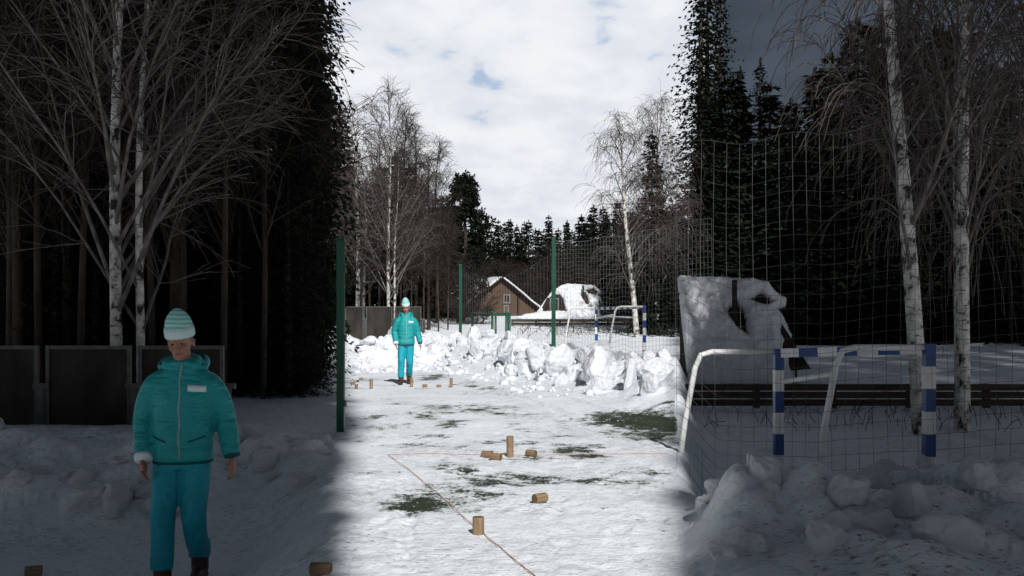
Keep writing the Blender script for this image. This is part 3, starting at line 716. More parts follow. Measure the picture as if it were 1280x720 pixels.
def inside(poly, x, y):
    c = False; n = len(poly)
    for i in range(n):
        (x1, y1), (x2, y2) = poly[i], poly[i - 1]
        if (y1 > y) != (y2 > y) and x < (x2 - x1) * (y - y1) / (y2 - y1) + x1: c = not c
    return c
def edge_dist(poly, x, y):
    b = 1e9; n = len(poly)
    for i in range(n):
        (x1, y1), (x2, y2) = poly[i], poly[i - 1]; dx, dy = x2 - x1, y2 - y1
        t = max(0, min(1, ((x - x1) * dx + (y - y1) * dy) / (dx * dx + dy * dy + 1e-9))); b = min(b, math.hypot(x - x1 - t * dx, y - y1 - t * dy))
    return b
def snow_sheet(out, holes, L, dep, th, seed):
    '''thick snow blanket on a sloping roof, with holes where the roof shows'''
    st = .42; xs = [p[0] for p in out]; ys = [p[1] for p in out]; mb = MB(); idx = {}
    nx = int((max(xs) - min(xs)) / st) + 2; ny = int((max(ys) - min(ys)) / st) + 2
    cells = set()
    for i in range(nx):
        for j in range(ny):
            x = min(xs) + (i + .5) * st + .5 * noise.noise(Vector((i * .35, j * .35, seed))); y = min(ys) + (j + .5) * st + .5 * noise.noise(Vector((i * .35, j * .35, seed + 9)))
            if inside(out, x, y) and not any(inside(h, x, y) for h in holes): cells.add((i, j))
    def vert(i, j, top):
        k = (i, j, top)
        if k not in idx:
            x = min(xs) + i * st; y = min(ys) + j * st
            e = min([edge_dist(out, x, y)] + [edge_dist(h, x, y) for h in holes]); f = min(1, e / 3.2); f = (1 - (1 - f) ** 2) ** .5
            p = L(x, y, dep(x, y)); n = Vector((0, -.75, .6))
            q = .10 * noise.fractal(Vector((x * .14, y * .14, seed)), .9, 2., 5)
            mb.v.append(tuple(p + n * (th * (.25 + .75 * f) + q * f if top else 0))); idx[k] = len(mb.v) - 1
        return idx[k]
    def face(q): mb.f.append(q); mb.m.append(0)
    for i, j in cells:
        face((vert(i, j, 1), vert(i, j + 1, 1), vert(i + 1, j + 1, 1), vert(i + 1, j, 1)))
        face((vert(i, j, 0), vert(i + 1, j, 0), vert(i + 1, j + 1, 0), vert(i, j + 1, 0)))
        for (di, dj), (a, b) in (((-1, 0), ((i, j), (i, j + 1))), ((1, 0), ((i + 1, j + 1), (i + 1, j))), ((0, -1), ((i + 1, j), (i, j))), ((0, 1), ((i, j + 1), (i + 1, j + 1)))):
            if (i + di, j + dj) not in cells: face((vert(*a, 1), vert(*a, 0), vert(*b, 0), vert(*b, 1)))
    return mb.mesh('snow', M['roof_snow'], True)
def cabin(D, px_off, s, zoff, label, with_gable=True):
    """low hut whose steep roof is buried under snow; local metres, x right, z up, origin at eave level in the middle of the roof"""
    k = 58.0 / F
    def L(px, py, y=0.): return Vector(((px - 722) * k, y, -(py - 395) * k))
    o = thing('snowy_cabin', label, 'cabin', (0, D, 0))
    mb = MB()
    if with_gable:
        poly = [L(672, 396), L(755, 396), L(755, 388), L(742, 360), L(706, 359), L(680, 386)]
    else:
        poly = [L(709, 409), L(754, 409), L(754, 388), L(742, 360), L(711, 359), L(709, 386)]
    slab(mb, [p + Vector((0, .9 if p.z > .8 else .25, 0)) for p in poly], (0, 1, 0), 2.6 if with_gable else .5); mb.build('wall', M['dark_wood'], o)
    # roof body
    if with_gable: front = [L(691, 396), L(758, 392), L(742, 357, 1.1), L(708, 356, 1.1), L(696, 372, .5)]
    else: front = [L(709, 396), L(758, 392), L(742, 357, 1.1), L(711, 356, 1.1)]
    mb = MB(); slab(mb, front, (0, 1, .4), .12); rf = mb.build('roof', M['bare_roof'], o)
    dep = lambda x, y: 1.1 * (396 - y) / 40 - .06 + (.05 * max(0, x - 744))
    out = [(694, 363), (701, 358), (709.5, 355), (730, 356.3), (744, 357.3), (750, 362), (756, 364), (755, 367), (748, 368.5), (752, 372), (755.5, 380), (753.5, 388), (757, 395), (750, 399.5), (715, 398.5), (708, 392), (704, 373), (700, 368.5), (690, 369.5)]
    if not with_gable: out = [(709, 355.5)] + out[3:13] + [(750, 399.5), (709, 399)]
    holes = [[(726.5, 369), (733, 366), (735.5, 371), (737, 382), (733, 381.5), (729.5, 375)], [(732.5, 363.5), (743, 360), (750.5, 366), (746, 369), (737, 367.6)], [(729, 358), (731.2, 358), (731.5, 369), (728.8, 369)]]
    if not with_gable: holes = [[(726.5, 369.5), (732.5, 366), (735, 371), (734.5, 380), (731.5, 378)], [(736, 364.8), (743, 361.8), (748.5, 366), (744, 367.6)]]
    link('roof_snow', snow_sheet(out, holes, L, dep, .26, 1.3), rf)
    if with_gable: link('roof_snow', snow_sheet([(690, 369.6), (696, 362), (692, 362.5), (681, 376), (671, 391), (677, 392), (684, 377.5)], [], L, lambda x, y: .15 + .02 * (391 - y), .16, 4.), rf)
    mb = MB(); a = L(729.5, 373, .35); mb.tube([a, a + Vector((0, 0, .85))], .055, 10); mb.build('chimney_pipe', M['black'], o)
    if with_gable:
        mb = MB(); cw = L(693, 381, .10)
        for sx in (-1, 1): mb.box(cw + Vector((sx * .26, 0, 0)), (.08, .08, .86))
        for sz in (-1, 1): mb.box(cw + Vector((0, .004, sz * .40)), (.44, .07, .08))
        mb.box(cw + Vector((0, .004, 0)), (.06, .06, .72)); w = mb.build('window', M['trim'], o)
        mb = MB(); mb.box(cw + Vector((0, .03, 0)), (.5, .02, .8)); mb.build('pane', M['glass'], w)
        mb = MB(); slab(mb, [L(674, 391, .14), L(708, 391, .14), L(701, 372, .14), L(684, 372, .14)], (0, 1, 0), .1); mb.build('gable', M['dark_wood'], o)
    if with_gable:
        po = [(644.5, 398.8), (655, 395), (674, 391.5), (692, 390), (709, 391), (719, 393.5), (726, 400), (712, 402.5), (694, 400.5), (658, 401)]
        link('porch_snow', snow_sheet(po, [], L, lambda x, y: -.75 + (400 - y) * .05, .30, 7.), o)
        mb = MB(); mb.box(L(700, 403, .2), (5.0, .5, .35)); mb.build('porch_beam', M['dark_wood'], o)
    o.scale = (s, s, s)
    o.location = (px_off, D, zoff); return o
D0 = 58.0; cabin(D0, (722 - 640) / F * D0, 1.0, H - (395 - HY) / F * D0, 'small dark cabin under a thick snow roof behind the taller green pole')
# right, nearer: a small hut with the same kind of snow roof
D1 = 19.0; k1 = D1 / 18.3
cabin(D1, (722 - 640) * 3.168 / F * D1, k1, H - ((395 - 360) * 3.168 + 360 - HY) / F * D1, 'nearer small snow covered hut with stove pipe, in the shade beside the goal', False)

# low fences of dark planks
def plank_fence(D, x0, x1, ztop, h, label, posts, rails=3):
    o = thing('plank_fence', label, 'fence', ((x0 + x1) / 2, D, ztop - h))
    for i in range(rails):
        mb = MB(); mb.box((0, -.03, h * (i + .5) / rails), (x1 - x0, .03, h / rails * .86)); mb.build('plank', M['plank'], o)
    for i in range(posts):
        mb = MB(); mb.box(((x1 - x0) * (i / (posts - 1) - .5), .035, h * .45), (.1, .1, h * 1.05)); mb.build('post', M['plank'], o)
    return o
z = H - (399 - HY) / F * 50
plank_fence(50, W(640, 0, 50).x, W(850, 0, 50).x, z + .02, .55, 'low dark plank fence across the snow below the snowy cabin', 8)
z = H - ((403.5 - 360) * 3.168 + 360 - HY) / F * 15.8 + .26
plank_fence(15.8, W(850, 0, 15.8).x, W(1330, 0, 15.8).x, z, .40, 'low dark plank fence in the shade behind the nearer goal', 6)

# mesh-panel fence left
def panel_fence(D, pxs, y_top, y_bot, label, zoom=1.):
    z1 = H - (y_top - HY) / F * D; z0 = H - (y_bot - HY) / F * D - .25; x0 = W(pxs[0], 0, D).x
    o = thing('panel_fence', label, 'fence', (x0, D, z0)); h = z1 - z0
    for a, b in zip(pxs[:-1], pxs[1:]):
        xa = W(a, 0, D).x - x0 + .07; xb = W(b, 0, D).x - x0 - .07
        mb = MB()
        for q in ((xa, .02, h / 2), (xb, .02, h / 2)): mb.box(q, (.045, .045, h))
        for zz in (h - .023, .05): mb.box(((xa + xb) / 2, .02, zz), (xb - xa - .045, .04, .045))
        f = mb.build('panel_frame', M['steel'], o)
        mb = MB(); mb.box(((xa + xb) / 2, .03, h / 2), (xb - xa - .045, .012, h - .09)); mb.build('panel', M['board'], f)
    for a in pxs:
        mb = MB(); mb.tube([(W(a, 0, D).x - x0, 0, -.3), (W(a, 0, D).x - x0, 0, h * .62)], .05, 10); mb.build('post', M['steel'], o)
        mb = MB(); mb.box((W(a, 0, D).x - x0, .0, h * .62 + .03), (.2, .06, .07)); mb.build('clamp', M['steel'], o)
panel_fence(37.5, [430, 456, 492, 528], 383, 420, 'low dark panel fence behind the snow bank left of the man in the sun')
panel_fence(11.2, [-70, 52, 168, 284], 432, 548, 'nearer dark panel fence in the shade behind the nearer man')

# ------------------------------------------------------------------ green poles, frame, nets, goals
def green_pole(px, D, y_top, y_bot, label):
    p = W(px, y_bot, D); h = (y_bot - y_top) / F * D
    o = thing('net_pole', label, 'pole', (p.x, D, p.z)); g = min(0, gz(p.x, D) - p.z - .1)
    mb = MB(); th = .115 if D > 15 else .092; mb.box((0, 0, (h + g) / 2), (th, th, h - g)); mb.build('post', M['green'], o, bevel=.012)
    mb = MB(); mb.box((0, 0, h + .012), (th + .015, th + .015, .024)); mb.build('cap', M['green'], o, bevel=.005)
    for f in (.25, .55, .86):
        mb = MB(); mb.box((th / 2 + .010, -.02, h * f), (.025, .06, .07)); mb.build('hook', M['steel'], o)
    return p.x, D, p.z + h
A = green_pole(575.5, 36.0, 331, 428, 'shorter green square pole right of the man, holding the far net end')
B = green_pole(692, 26.5, 298, 440, 'tall green square pole in the middle of the snow bank holding the net')
green_pole(426, 10.8, 300, 572, 'nearer green pole standing at the edge of the shaded left bank')

# green steel frame of four legs
D0 = 33.0
fo = thing('steel_frame', 'low green steel frame with four legs and top bars behind the snow bank', 'frame', W(612, 430, D0))
def rel(px, py, d): return W(px, py, d) - W(612, 430, D0)
legs = [(590.5, 389, 36.2, 422), (634, 390, 33, 432), (616.5, 391, 33.2, 434), (620, 392, 32.6, 434)]
legs = [(590.5, 389.5, 35.2, 425), (615.5, 390.5, 32.4, 434), (619.5, 391, 35.4, 434), (633.5, 390.5, 33.0, 432), (637, 391, 35.4, 430)]
tops = []
for px, yt, d, yb in legs:
    a = rel(px, yt, d); b = rel(px, yb, d); b.z -= .5; mb = MB(); mb.tube([b, a], .045 if px != 633.5 else .06, 10); mb.build('leg', M['green'], fo, True); tops.append(a)
for i, j in ((0, 1), (1, 3), (0, 2), (2, 4)):
    mb = MB(); mb.tube([tops[i] - Vector((0, 0, .02 * (i + 1))), tops[j] - Vector((0, 0, .02 * (i + 1)))], .03, 8); mb.build('top_bar', M['green'], fo, True)
mb = MB(); p = rel(613.5, 419, 32.5); mb.box(p, (.1, .12, .32)); mb.build('weight', M['black'], fo, bevel=.03)

def net(name, P, Q, h0, h1, cell, rad, sag, label, bot, mat='net'):
    """rectangular net hung from P to Q; heights are the depths of the net under the top rope"""
    P = Vector(P); Q = Vector(Q); L = (Q - P).length; n = int(L / cell); mb = MB(); rnd = random.Random(4)
    def pt(u, w):
        t = P.lerp(Q, u); s = -sag * 4 * u * (1 - u) * (1 - w) + .03 * math.sin(u * 23) * (1 - w)
        b = bot(t.x, t.y); zt = t.z + s
        off = .06 * math.sin(u * 9 + w * 4) * math.sin(w * 3.1)
        return Vector((t.x, t.y + off, zt * (1 - w) + b * w))
    hh = P.z - bot(P.x, P.y); m = int(hh / cell)
    for i in range(n + 1): mb.tube([pt(i / n, j / 8) for j in range(9)], rad, 3, cap=False)
    for j in range(m + 1): mb.tube([pt(i / 40, j / m) for i in range(41)], rad * (1 if j else 2.0), 3, cap=False)
    return tag(mb.build(name, M[mat]), label, 'net')
low = lambda x, y: gz(x, y) - .05
C = (4.95, 22.4, 4.05)
net('boundary_net', (B[0] + .07, B[1], B[2] - .12), C, 0, 0, .115, .0028, .10, 'tall grey boundary net running right from the taller green pole', low)
net('boundary_net', (A[0] + .07, A[1] - .02, A[2] - .12), (B[0] - .07, B[1], B[2] - .45), 0, 0, .30, .0018, .55, 'sagging grey boundary net hung between the two green poles', low)
# nearer net with a dark end rope
K = 1 / 3.168
net('boundary_net', W(846, 181, 7.9), W(1300, 120, 6.95), 0, 0, 0.105, .0019, .06, 'nearer grey net in the shade before the right goal', lambda x, y: gz(x, y) - .05, 'dark_net')

def goal(pL, pR, hL, hR, back, label, stripe, th, dz=0):
    """pL, pR: bottoms of the two striped posts; back: vector to the rear of the goal"""
    pL = Vector(pL); pR = Vector(pR); o = thing('goal', label, 'goal', pL); u = pR - pL; back = Vector(back)
    rz = math.atan2(u.y, u.x)
    def striped(name, a, b, par, first=0):
        mb = MB(); d = b - a; n = max(2, round(d.length / stripe)); q = d.to_track_quat('Z', 'Y').to_matrix()
        for i in range(n):
            mb.box(a + d * ((i + .5) / n), (th, th, d.length / n), mi=(i + first) % 2, rot=q)
        return mb.build(name, [M['blue'], M['white']], par)
    tl = Vector((0, 0, hL)); trp = u + Vector((0, 0, hR))
    striped('post', tl, Vector((0, 0, -.3)), o); striped('post', trp, u + Vector((0, 0, -.3)), o)
    e = (trp - tl).normalized() * th * .52
    striped('crossbar', tl + e - Vector((0, 0, th * .5)), trp - e - Vector((0, 0, th * .5)), o, 1)
    for base, tp in ((Vector((0, 0, 0)), tl), (u, trp)):
        tp = tp - Vector((0, 0, th * .35)); r = th * .33
        pts = [tp, tp + back * .80, tp + back * .93 + Vector((0, 0, -.03)), tp + back + Vector((0, 0, -.16)), tp + back * 1.12 + Vector((0, 0, -.7)), base + back * 1.35 + Vector((0, 0, -.25))]
        mb = MB(); mb.tube(pts, r, 8); mb.build('rear_hoop', M['white'], o, True)
    a = tl * .86 + Vector((0, 0, 0)); mb = MB(); mb.tube([tl + Vector((0, 0, -.34)) + back * .0, u + Vector((0, 0, hR - .26)) + back * 1.0], th * .28, 8); mb.build('brace', M['white'], o, True)
    return o
g1 = gz(W(745, 0, 28.8).x, 28.8); g2 = gz(W(805.5, 0, 25.6).x, 25.6)
pl = W(745.5, 384, 28.8); pr = W(805.5, 382, 25.6)
goal((pl.x, pl.y, pl.z - 2.05), (pr.x, pr.y, pl.z - 2.05), 2.05, 2.05 + pr.z - pl.z, (-.85, -.1, 0), 'blue and white striped goal behind the net and snow bank in the sun', .205, .088)
pl = W(973, 436, 9.1); pr = W(1161, 430, 8.08)
goal((pl.x, pl.y, pl.z - 2.05), (pr.x, pr.y, pl.z - 2.05), 2.05, 2.05 + pr.z - pl.z, (-.85, -.05, 0), 'nearer blue and white striped goal sunk in shaded snow', .205, .088)

# ------------------------------------------------------------------ pins and rope
def pin_mesh():
    mb = MB(); n = 28; r, h = .034, .104
    prof = [(r * .93, 0), (r * .985, .0025), (r, .007), (r * 1.01, h * .5), (r, h - .007), (r * .985, h - .0025), (r * .93, h)]
    mb.ring_loft([[(q * math.cos(2 * math.pi * k / n), q * math.sin(2 * math.pi * k / n), z) for k in range(n)] for q, z in prof], 0, False)
    mb.add([(prof[0][0] * math.cos(2 * math.pi * k / n), prof[0][0] * math.sin(2 * math.pi * k / n), 0) for k in range(n)], [tuple(reversed(range(n)))], 1)
    mb.add([(prof[0][0] * math.cos(2 * math.pi * k / n), prof[0][0] * math.sin(2 * math.pi * k / n), h) for k in range(n)], [tuple(range(n))], 1)
    return mb.mesh('wooden_pin', [M['pin'], M['pin_end']], True)
PIN = pin_mesh()
def on_ground(px, py):
    d = H * F / (py - HY)
    for _ in range(6):
        z = gz((px - 640) / F * d, d); d = (H - z) * F / (py - HY)
    return (px - 640) / F * d, d, gz((px - 640) / F * d, d)
def pin(px, py, label, lying=None, up=0, sc=1., rz=None):
    """py: foot of a standing pin, contact row of a lying one; lying: direction of its axis"""
    x, d, z = on_ground(px, py)
    o = link('wooden_pin', PIN); o.scale = (sc,) * 3
    if lying is None:
        o.location = (x, d, z - .004 + up * .103 * sc); o.rotation_euler = (0, 0, rz if rz is not None else px)
    else:
        ax = Vector((math.cos(lying), math.sin(lying), 0)); o.location = Vector((x, d, z + .031 * sc)) - ax * .052 * sc
        o.rotation_euler = (0, math.pi / 2, lying)
    return tag(o, label, 'pin', 'wooden throwing game pins')
pin(598, 667.5, 'wooden pin standing alone on the rope nearest the viewer', sc=1.02)
pin(675, 628, 'wooden pin lying with its sawn end to the viewer, right of the rope', R(40))
pin(637.5, 571.5, 'lower pin of the stacked pair standing on the near line', sc=1.0)
pin(637.5, 571.5, 'upper pin of the stacked pair standing on the near line', up=1, sc=1.0)
pin(609, 572, 'wooden pin lying behind another, left of the stacked pair on the near line', R(-25))
pin(620, 575, 'wooden pin lying in front of another, left of the near stacked pair', R(-30))
pin(664, 570.5, 'wooden pin lying right of the stacked pair on the near line', R(-40))
pin(514.5, 484, 'lower pin of the stack before the boots of the sunlit man'); pin(514.5, 484, 'upper pin of the stack before the boots of the sunlit man', up=1)
pin(531, 484, 'wooden pin lying just right of the stack by the sunlit man', R(10)); pin(548.5, 484, 'wooden pin lying next to the stack at the right end of far line', R(5))
pin(564, 484, 'lower pin of the stack at the right end of the far line'); pin(564, 484, 'upper pin of the stack at the right end of the far line', up=1)
pin(464, 486, 'lower pin of the stack left of the man on the far line'); pin(464, 486, 'upper pin of the stack left of the man on the far line', up=1)
pin(445.5, 486.5, 'single short pin standing at the left end of the far line'); pin(451.5, 475, 'wooden pin lying behind the far line left of the man', R(20))
pin(440.5, 481, 'wooden pin lying at the far left of the sunny field', R(0))
pin(42, 719, 'wooden pin lying in the shade at the lower left corner', R(20)); pin(401, 719, 'wooden pin in the shade right of the nearer man', R(0))
def rope(pxs, label):
    mb = MB(); pts = []
    for (a, b), (c, e) in zip(pxs[:-1], pxs[1:]):
        P = Vector(on_ground(a, b)); Q = Vector(on_ground(c, e)); n = 40
        for i in range(n):
            q = P.lerp(Q, i / n); pts.append((q.x, q.y, max(gz(P.lerp(Q, j / n).x, P.lerp(Q, j / n).y) for j in range(max(0, i - 3), i + 4)) + .006))
    zs = np.convolve(np.pad([p[2] for p in pts], 5, 'edge'), np.ones(11) / 11, 'valid'); pts = [(p[0], p[1], float(q)) for p, q in zip(pts, zs)]
    mb.tube(pts, .0027, 5); return tag(mb.build('boundary_rope', M['rope'], None, True), label, 'rope')
rope([(485.5, 569.5), (540, 613), (598, 663), (640, 698), (690, 741)], 'thin orange rope running diagonally from the corner past the nearest pin')
rope([(485.5, 569.3), (600, 569.2), (720, 569), (838, 568)], 'thin orange rope marking the near line across the snow')

# ------------------------------------------------------------------ people
def ring(c, rx, ry, n=20, tilt=(0, 0), q=1.0):
    out = []
    for k in range(n):
        a = 2 * math.pi * k / n; ca, sa = math.cos(a), math.sin(a)
        x = math.copysign(abs(ca) ** q, ca) * rx; y = math.copysign(abs(sa) ** q, sa) * ry
        out.append((c[0] + x, c[1] + y, c[2] + x * tilt[0] + y * tilt[1]))
    return out
def ball(mb, c, r, n=14, rot=None):
    r = (r, r, r) if not hasattr(r, '__len__') else r; c = Vector(c); rings = []
    for i in range(1, n):
        t = math.pi * i / n; rings.append([c + (rot or Matrix.Identity(3)) @ Vector((r[0] * math.sin(t) * math.cos(2 * math.pi * k / n), r[1] * math.sin(t) * math.sin(2 * math.pi * k / n), -r[2] * math.cos(t))) for k in range(n)])
    mb.ring_loft(rings)
def limb(mb, pts, rad, n=14, sub=5):
    P = [Vector(p) for p in pts]; out = []; rs = []
    for i in range(len(P) - 1):
        p0, p1, p2, p3 = P[max(i - 1, 0)], P[i], P[i + 1], P[min(i + 2, len(P) - 1)]
        for s in range(sub):
            t = s / sub
            out.append(.5 * ((2 * p1) + (p2 - p0) * t + (2 * p0 - 5 * p1 + 4 * p2 - p3) * t * t + (3 * p1 - p0 - 3 * p2 + p3) * t ** 3))
            rs.append(rad[i] * (1 - t) + rad[i + 1] * t)
    out.append(P[-1]); rs.append(rad[-1]); mb.tube(out, rs, n)
SH = {-1: (-.165, .0, 1.37), 1: (.165, .0, 1.37)}
EL = {-1: (-.262, .03, 1.12), 1: (.262, .045, 1.13)}
WR = {-1: (-.225, -.10, .875), 1: (.325, -.02, .875)}
HIP = {-1: (-.088, 0, .90), 1: (.088, 0, .90)}
KN = {-1: (-.100, -.10, .50), 1: (.084, -.05, .49)}
AN = {-1: (-.108, -.10, .10), 1: (.066, .15, .115)}
HC = Vector((.0, -.055, 1.632)); HT = Matrix.Rotation(R(13), 3, 'X') @ Matrix.Rotation(R(-4), 3, 'Y')   # head bowed
def hp(x, y, z): return HC + HT @ Vector((x, y, z))
def make_body():
    mb = MB()
    limb(mb, [(0, .01, .86), (0, .01, 1.05), (0, .015, 1.28), (0, .01, 1.42), (0, 0, 1.50)], [.125, .115, .125, .095, .06])
    limb(mb, [(0, .005, 1.44), (0, -.015, 1.50), (0, -.035, 1.58)], [.065, .058, .056])
    for s in (-1, 1):
        limb(mb, [(s * .05, .01, 1.34), (s * .150, .0, 1.355), EL[s], WR[s]], [.05, .05, .040, .030])
        h_, k_, a_ = Vector(HIP[s]), Vector(KN[s]), Vector(AN[s])
        limb(mb, [h_, h_.lerp(k_, .5), k_, k_.lerp(a_, .5), a_ + Vector((0, 0, .08)), a_, a_ + Vector((0, -.01, -.05))], [.085, .075, .056, .048, .040, .040, .038])
        limb(mb, [Vector(AN[s]) + Vector((0, .03, -.05)), Vector(AN[s]) + Vector((s * .01, -.14, -.07))], [.04, .035])
        # hand: palm, four fingers of unequal length, thumb on the side
        w = Vector(WR[s]); e = Vector(EL[s]); ax = (w - e).normalized(); ax = (ax + Vector((0, -.12, -.45))).normalized()
        side = Vector((0, -1, 0)); side = (side - ax * side.dot(ax)).normalized(); nrm = ax.cross(side) * (-s)   # nrm: palm faces the body
        if nrm.x * s > 0: nrm = -nrm
        for f, (o_, l) in enumerate(((.030, .070), (.011, .080), (-.009, .074), (-.027, .058))):
            k0 = w + ax * .020 + side * o_ * .6; k1 = w + ax * .088 + side * o_
            limb(mb, [k0, k1], [.015, .0125], 8, 3)
            p1 = k1 + (ax + nrm * .25).normalized() * l * .45; p2 = p1 + (ax + nrm * .8).normalized() * l * .32; p3 = p2 + (ax * .6 + nrm).normalized() * l * .26
            limb(mb, [k1, p1, p2, p3], [.0105, .0098, .009, .0075], 8, 3)
        t0 = w + ax * .025 + side * .022; t1 = t0 + (ax * .8 + side * .7 + nrm * .25).normalized() * .038; t2 = t1 + (ax + side * .25 + nrm * .3).normalized() * .032; t3 = t2 + (ax + nrm * .4).normalized() * .022
        limb(mb, [t0, t1, t2, t3], [.016, .0125, .0110, .008], 8, 3)
        ball(mb, w + ax * .058 + nrm * .004, (.020, .040, .042), 12, Matrix((nrm, side, ax)).transposed())
    # head
    ball(mb, hp(0, .012, .03), (.076, .095, .098), 18, HT)
    ball(mb, hp(0, -.022, -.045), (.058, .066, .066), 16, HT)
    ball(mb, hp(0, -.066, -.088), (.028, .024, .020), 12, HT)
    for s in (-1, 1):
        ball(mb, hp(s * .038, -.064, -.022), (.024, .020, .022), 12, HT)
        ball(mb, hp(s * .078, .012, -.008), (.010, .020, .030), 12, HT)
        limb(mb, [hp(s * .012, -.082, .030), hp(s * .036, -.078, .034), hp(s * .056, -.060, .026)], [.009, .011, .008], 8, 3)
        ball(mb, hp(s * .012, -.098, -.028), (.009, .010, .008), 10, HT)
    limb(mb, [hp(0, -.080, .024), hp(0, -.094, .0), hp(0, -.110, -.024), hp(0, -.100, -.034)], [.009, .011, .015, .010], 10, 4)
    limb(mb, [hp(-.022, -.080, -.060), hp(0, -.090, -.058), hp(.022, -.080, -.060)], [.006, .009, .006], 8, 3)
    return remeshed(mb, .0068, 3, 'person_body')
def make_jacket():
    mb = MB(); rings = []
    prof = [(.845, .182, .140, 0), (.86, .196, .150, 0), (.90, .200, .156, 0), (1.0, .196, .154, .005), (1.1, .194, .154, .005), (1.2, .198, .156, .01), (1.3, .200, .154, .012),
            (1.36, .190, .144, .015), (1.41, .160, .128, .015), (1.45, .120, .108, .008), (1.485, .092, .094, -.005), (1.51, .086, .092, -.012), (1.53, .080, .086, -.015)]
    for z, rx, ry, oy in prof: rings.append(ring((.0, oy, z), rx, ry, 28, q=.86, tilt=(0, .0) if z < 1.5 else (0, .25)))
    mb.ring_loft(rings)
    for s in (-1, 1):
        S, E, Wr = Vector(SH[s]), Vector(EL[s]), Vector(WR[s])
        limb(mb, [S + Vector((-s * .06, .005, .0)), S + Vector((s * .008, 0, -.03)), S.lerp(E, .5) + Vector((s * .012, 0, 0)), E, E.lerp(Wr, .5), Wr + (E - Wr) * .10, Wr], [.088, .088, .082, .073, .066, .060, .050], 16, 5)
        for f in (.35, .62, .85): ball(mb, S.lerp(E, f), (.080, .080, .020), 12)
        for f in (.25, .5, .75): ball(mb, E.lerp(Wr, f), (.066, .066, .018), 12)
    # collar and folded hood
    limb(mb, [(-.080, -.078, 1.475), (-.095, .0, 1.51), (0, .09, 1.53), (.095, .0, 1.51), (.080, -.078, 1.475)], [.026, .030, .036, .030, .026], 12, 5)
    limb(mb, [(-.145, -.01, 1.465), (-.11, .09, 1.51), (0, .14, 1.495), (.11, .09, 1.51), (.135, -.01, 1.455)], [.026, .042, .056, .042, .024], 12, 5)
    return remeshed(mb, .0105, 3, 'jacket')
def make_trousers():
    mb = MB()
    mb.ring_loft([ring((0, .005, z), rx, ry, 24, q=.9) for z, rx, ry in ((.80, .155, .12), (.88, .165, .125), (.98, .16, .12))])
    for s in (-1, 1):
        h, k, a = Vector(HIP[s]), Vector(KN[s]), Vector(AN[s])
        limb(mb, [h, h.lerp(k, .45), k, k.lerp(a, .5), a + Vector((0, .0, .11)), a + Vector((0, -.005, .045))], [.100, .096, .080, .074, .076, .070], 16, 6)
        for dz, r in ((.16, .077), (.10, .076)): ball(mb, a + Vector((0, 0, dz)), (r, r, .026), 12)
        ball(mb, k + Vector((0, -.02, 0)), (.080, .078, .11), 12)
    return remeshed(mb, .0105, 3, 'trousers')
def make_boot(s):
    a = Vector(AN[s]); mb = MB(); low = 0.0; pitch = 0
    limb(mb, [a + Vector((0, .01, .10)), a + Vector((0, .012, .03)), a + Vector((0, .015, -.04))], [.060, .058, .058], 14, 3)
    limb(mb, [a + Vector((0, .055, -.055)), a + Vector((s * .005, -.04, -.055)), a + Vector((s * .015, -.14, -.068)), a + Vector((s * .02, -.19, -.073))], [.045, .052, .046, .030], 14, 4)
    up = remeshed(mb, .007, 3, 'boot')
    sl = MB(); zz = a.z - .1
    out = [(-.035, .095), (.035, .095), (.042, .0), (.050, -.12), (.03, -.215), (-.03, -.215), (-.050, -.12), (-.042, .0)]
    P = [Vector((a.x + s * .012 * (-y > .05) + x, a.y + y, 0)) for x, y in out]
    lo = [p + Vector((0, 0, zz - .004)) for p in P]; hi = [p + Vector((0, 0, zz + .022)) for p in P]
    n = len(P); sl.add(lo + hi, [tuple(range(n)), tuple(reversed(range(n, 2 * n)))] + [(i, n + i, n + (i + 1) % n, (i + 1) % n) for i in range(n)])
    return up, sl
def strip_on(bvh, line, width, th, name, mat, parent, horiz=False):
    """thin raised strip laid on the front of a garment; line = (x, z) points"""
    mb = MB(); L = []; 
    for x, z in line:
        pts = []
        for s in (-1, 1):
            xx, zz = (x, z + s * width / 2) if horiz else (x + s * width / 2, z)
            hit = bvh.ray_cast(Vector((xx, -2, zz)), Vector((0, 1, 0)))[0]
            if hit is None: break
            pts.append(hit)
        if len(pts) == 2: L.append(pts)
    rings = [[a + Vector((0, -th, 0)), b + Vector((0, -th, 0)), b + Vector((0, .006, 0)), a + Vector((0, .006, 0))] for a, b in L]
    mb.ring_loft(rings); return mb.build(name, mat, parent, True)
